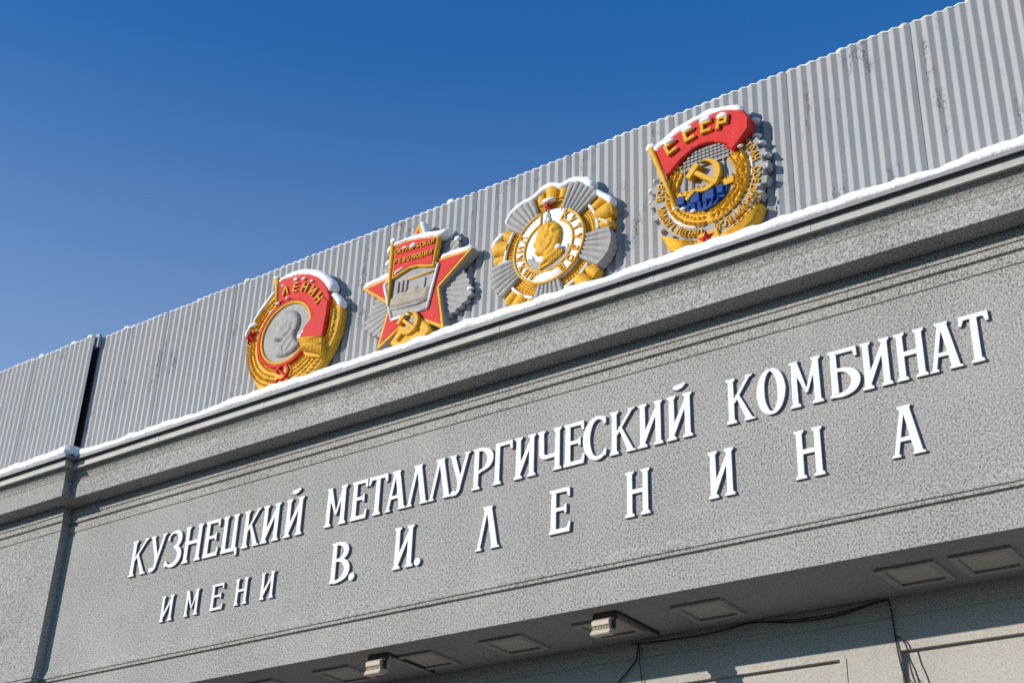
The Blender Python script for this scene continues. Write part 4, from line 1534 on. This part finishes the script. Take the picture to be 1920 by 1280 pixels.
# ------------------------------------------------------------------ snow lying on the emblems
mb = MB()
snow_strip(mb, [(-0.37, 1.10), (-0.15, 1.13), (0.15, 1.12), (0.42, 1.03), (0.66, 0.89), (0.84, 0.70), (0.95, 0.52)], 0.085, 0.02, 0.23, 1)
snow_strip(mb, [(0.93, 0.46), (1.02, 0.40), (1.13, 0.24), (1.17, 0.16)], 0.075, 0.02, 0.20, 2)
snow_strip(mb, [(-0.47, 0.98), (-0.60, 0.86), (-0.74, 0.72), (-0.86, 0.57), (-0.95, 0.46)], 0.06, 0.02, 0.16, 3)
snow_strip(mb, [(-0.95, 0.44), (-1.06, 0.31), (-1.08, 0.22)], 0.06, 0.02, 0.17, 4)
snow_lump(mb, -0.42, 1.19, 0.085, 0.06, 0.17, 0.09, 5)
snow_lump(mb, -0.88, 0.385, 0.10, 0.05, 0.19, 0.05, 6)
for (u, v, r_) in ((-0.28, 0.62, 0.05), (-0.06, 0.655, 0.035), (-0.46, 0.52, 0.045), (0.36, -0.21, 0.06), (0.42, -0.15, 0.04), (0.10, 0.98, 0.06), (0.30, 0.93, 0.05), (0.50, 0.82, 0.04), (-0.20, 0.95, 0.04), (-0.75, 0.25, 0.03)):
    snow_lump(mb, u, v, r_, r_ * 0.7, 0.245 if v > 0.6 or u > 0.3 else 0.21, 0.03, int(u * 50))
tag(mb.build("snow", 'snow', None, E1.location), "snow capping the leftmost round emblem", "snow", None, "stuff")
mb = MB()
snow_strip(mb, [(-1.17, 0.42), (-1.0, 0.44), (-0.8, 0.455), (-0.55, 0.47), (-0.49, 0.47)], 0.09, 0.0, 0.19, 11)
snow_strip(mb, [(0.46, 0.46), (0.70, 0.46), (0.95, 0.44), (1.15, 0.44)], 0.085, 0.0, 0.19, 12)
snow_strip(mb, [(-0.62, 0.86), (-0.48, 0.97), (-0.2, 0.99), (0.10, 0.95), (0.35, 0.895), (0.52, 0.86), (0.68, 0.90)], 0.08, 0.06, 0.27, 13)
snow_strip(mb, [(0.0, 1.32), (0.06, 1.18), (0.12, 1.02)], 0.065, 0.02, 0.19, 14)
snow_strip(mb, [(-0.10, 1.12), (-0.16, 0.98)], 0.04, 0.05, 0.19, 15)
snow_lump(mb, -0.69, 0.79, 0.08, 0.07, 0.08, 0.06, 16)
snow_lump(mb, 0.74, 0.78, 0.08, 0.06, 0.08, 0.06, 17)
snow_lump(mb, -0.48, 1.06, 0.07, 0.05, 0.26, 0.05, 18)
snow_lump(mb, -0.02, 0.80, 0.07, 0.055, 0.29, 0.03, 19)
snow_lump(mb, -0.20, 0.82, 0.06, 0.03, 0.29, 0.025, 20)
snow_lump(mb, 1.05, -0.24, 0.06, 0.03, 0.08, 0.04, 21)
snow_strip(mb, [(-0.40, 0.39), (-0.28, 0.435), (-0.18, 0.455)], 0.03, 0.24, 0.28, 22)
tag(mb.build("snow", 'snow', None, E2.location), "snow lying on the arms and banner of the red star emblem", "snow", None, "stuff")
mb = MB()
snow_strip(mb, [(-0.86, 0.66), (-0.74, 0.86), (-0.52, 0.96), (-0.34, 0.97), (-0.16, 1.08), (0.02, 1.10), (0.18, 1.00), (0.36, 1.05), (0.58, 0.97), (0.74, 0.78)], 0.085, 0.0, 0.19, 31)
snow_strip(mb, [(0.72, 0.72), (0.88, 0.60), (1.02, 0.48), (1.06, 0.38)], 0.08, 0.0, 0.17, 32)
snow_strip(mb, [(-1.12, 0.32), (-1.06, 0.42), (-0.96, 0.50), (-0.86, 0.54)], 0.08, 0.0, 0.17, 33)
snow_strip(mb, [(0.84, 0.17), (0.95, 0.12), (1.04, 0.03)], 0.028, 0.10, 0.19, 34)
snow_strip(mb, [(-1.0, -0.02), (-0.85, 0.0), (-0.72, -0.02)], 0.03, 0.02, 0.17, 35)
snow_lump(mb, -0.03, 0.79, 0.13, 0.055, 0.21, 0.07, 36)
snow_lump(mb, 0.02, 0.40, 0.045, 0.035, 0.26, 0.03, 37)
snow_lump(mb, 0.20, -0.13, 0.05, 0.05, 0.26, 0.035, 38)
tag(mb.build("snow", 'snow', None, E3.location), "snow draped over the top of the gold and grey ray emblem", "snow", None, "stuff")
mb = MB()
snow_strip(mb, [(-0.86, 0.84), (-0.70, 0.90), (-0.45, 1.02), (-0.15, 1.11), (0.12, 1.13), (0.34, 1.11), (0.52, 1.05), (0.63, 0.97)], 0.095, 0.05, 0.24, 41)
snow_lump(mb, -0.87, 0.92, 0.09, 0.07, 0.20, 0.08, 42)
for i, (u, v) in enumerate(((-0.54, 0.845), (-0.235, 0.95), (0.06, 0.985), (0.325, 0.955))):
    snow_lump(mb, u, v + 0.005, 0.105, 0.060, 0.27, 0.055, 43 + i)
for i, (u, v, r_) in enumerate(((0.74, 0.82, 0.08), (0.74, 0.55, 0.085), (0.83, 0.40, 0.06), (0.90, 0.17, 0.055), (-0.94, 0.24, 0.06), (-0.96, 0.05, 0.045), (-0.88, 0.40, 0.05), (0.55, 0.38, 0.05), (0.90, -0.02, 0.03), (-0.49, -0.27, 0.06), (-0.38, -0.33, 0.05), (-0.22, -0.42, 0.05))):
    snow_lump(mb, u, v, r_ * 0.95, r_ * 0.55, 0.085 if abs(u) > 0.6 else 0.215, 0.065 if abs(u) > 0.6 else 0.03, 50 + i)
snow_strip(mb, [(0.66, 0.20), (0.69, 0.05), (0.685, -0.12)], 0.022, 0.13, 0.15, 70)
snow_strip(mb, [(-0.66, -0.22), (-0.55, -0.42), (-0.40, -0.57), (-0.2, -0.67)], 0.028, 0.13, 0.15, 71)
tag(mb.build("snow", 'snow', None, E4.location), "snow on the banner and gear teeth of the rightmost emblem", "snow", None, "stuff")


# ------------------------------------------------------------------ floodlights under the canopy
def floodlight(x, y, label):
    e = empty("floodlight", (x, y, ZC), label, "floodlight", "floodlights under the canopy")
    e.scale = (0.88, 1.0, 0.88)
    w = 0.15

    def prof(mb, pts, wa, wb):
        n = len(pts)
        vs = [(s_, p_[0], p_[1]) for s_ in (wa, wb) for p_ in pts]
        fs = [(i, (i + 1) % n, n + (i + 1) % n, n + i) for i in range(n)] + [tuple(range(n)), tuple(range(n, 2 * n))]
        mb.add(vs, fs)
    mb = MB()
    prof(mb, [(0.02, -0.085), (-0.055, -0.135), (-0.075, -0.155), (-0.068, -0.215), (0.02, -0.235), (0.16, -0.18), (0.16, -0.10)], -w, w)
    mb.build("housing", 'lamp', e)
    mb = MB()
    for k in range(11):
        xx = -w + 0.012 + k * (2 * w - 0.024) / 10
        mb.box(xx - 0.004, xx + 0.004, -0.050, 0.10, -0.285, -0.222)
    tag(mb.build("cooling_fins", 'lamp', e), kind="stuff")
    mb = MB()
    prof(mb, [(-0.055, -0.284), (-0.068, -0.312), (-0.085, -0.345), (-0.075, -0.358), (0.03, -0.358), (0.13, -0.27), (0.10, -0.255)], -w - 0.015, w + 0.015)
    mb.build("front_rim", 'lamp', e)
    mb = MB()
    mb.box(-w - 0.005, w + 0.02, 0.0, 0.10, -0.085, 0.0)
    mb.build("mounting_box", 'dark', e)
    mb = MB()
    mb.box(w + 0.02, w + 0.034, 0.0, 0.06, -0.26, 0.0)
    mb.build("yoke", 'dark', e)
    mb = MB()
    mb.box(-w - 0.034, -w - 0.02, 0.0, 0.06, -0.26, -0.02)
    mb.build("yoke", 'dark', e)
    mb = MB()
    mb.box(w + 0.05, w + 0.09, 0.02, 1.10, -0.045, -0.005)
    mb.box(w + 0.01, w + 0.03, 0.10, 0.85, -0.03, -0.005)
    mb.build("arm", 'dark', e)


floodlight(-13.71, 0.25, "boxy beige floodlight on a dark arm, lower left one under the canopy")
floodlight(-9.80, 0.25, "boxy beige floodlight on a dark arm, right one near the middle panels")


# ------------------------------------------------------------------ cables on the back wall
def cable(name, pts, r, label):
    P_ = [Vector(p_) for p_ in pts]
    out = []
    for i in range(len(P_) - 1):
        p0, p1, p2, p3 = P_[max(i - 1, 0)], P_[i], P_[i + 1], P_[min(i + 2, len(P_) - 1)]
        for k in range(6):
            t = k / 6
            out.append(0.5 * ((2 * p1) + (-p0 + p2) * t + (2 * p0 - 5 * p1 + 4 * p2 - p3) * t * t + (-p0 + 3 * p1 - 3 * p2 + p3) * t ** 3))
    out.append(P_[-1])
    mb = MB()
    mb.tube(out, r, 6)
    tag(mb.build(name, 'cable'), label, "cable", "black cables under the canopy")


yw = BY - 0.075
cable("cable", [(-10.15, yw, 7.36), (-9.7, yw, 7.34), (-9.0, yw, 7.33), (-8.6, yw, 7.36), (-8.25, yw, 7.385), (-7.79, yw, 7.31), (-7.2, yw, 7.285), (-6.8, yw, 7.33), (-6.47, yw, 7.385), (-6.39, yw, 7.35), (-6.375, yw + 0.04, 7.1), (-6.37, yw + 0.05, 6.88),
                (-6.33, yw + 0.045, 6.55), (-6.27, yw + 0.04, 6.2), (-6.2, yw + 0.04, 5.2)], 0.010, "black cable sagging along the wall top and dropping beside the right panel")
cable("cable", [(-8.25, yw - 0.02, 7.38), (-7.8, yw - 0.02, 7.33), (-7.15, yw - 0.02, 7.31), (-6.75, yw - 0.02, 7.35), (-6.44, yw - 0.02, 7.38)], 0.008, "thin black wire running just above the sagging cable")
cable("cable", [(-6.36, yw + 0.02, 6.93), (-6.25, yw + 0.03, 6.82), (-6.2, yw + 0.03, 6.6), (-6.12, yw + 0.03, 6.3), (-6.05, yw + 0.03, 5.4)], 0.010, "loose grey-black wire hanging right of the dropping cable")
cable("cable", [(-6.30, yw + 0.02, 6.5), (-6.22, yw + 0.01, 6.35), (-6.14, yw + 0.02, 6.22), (-6.1, yw + 0.02, 5.8)], 0.006, "thin wire crossing between the two hanging cables")
cable("cable", [(-10.03, yw, 7.37), (-10.06, yw, 7.2), (-10.12, yw + 0.04, 7.12), (-10.3, yw + 0.04, 6.95), (-10.5, yw + 0.05, 6.78), (-10.62, yw + 0.05, 6.5)], 0.011, "black cable bending down left from the wall top, left of the notch of shade")
cable("cable", [(-10.02, yw, 7.3), (-10.03, yw + 0.02, 7.1), (-10.0, yw + 0.05, 6.7), (-9.98, yw + 0.05, 6.3)], 0.007, "thin wire hanging straight down below the wall top's left cable")
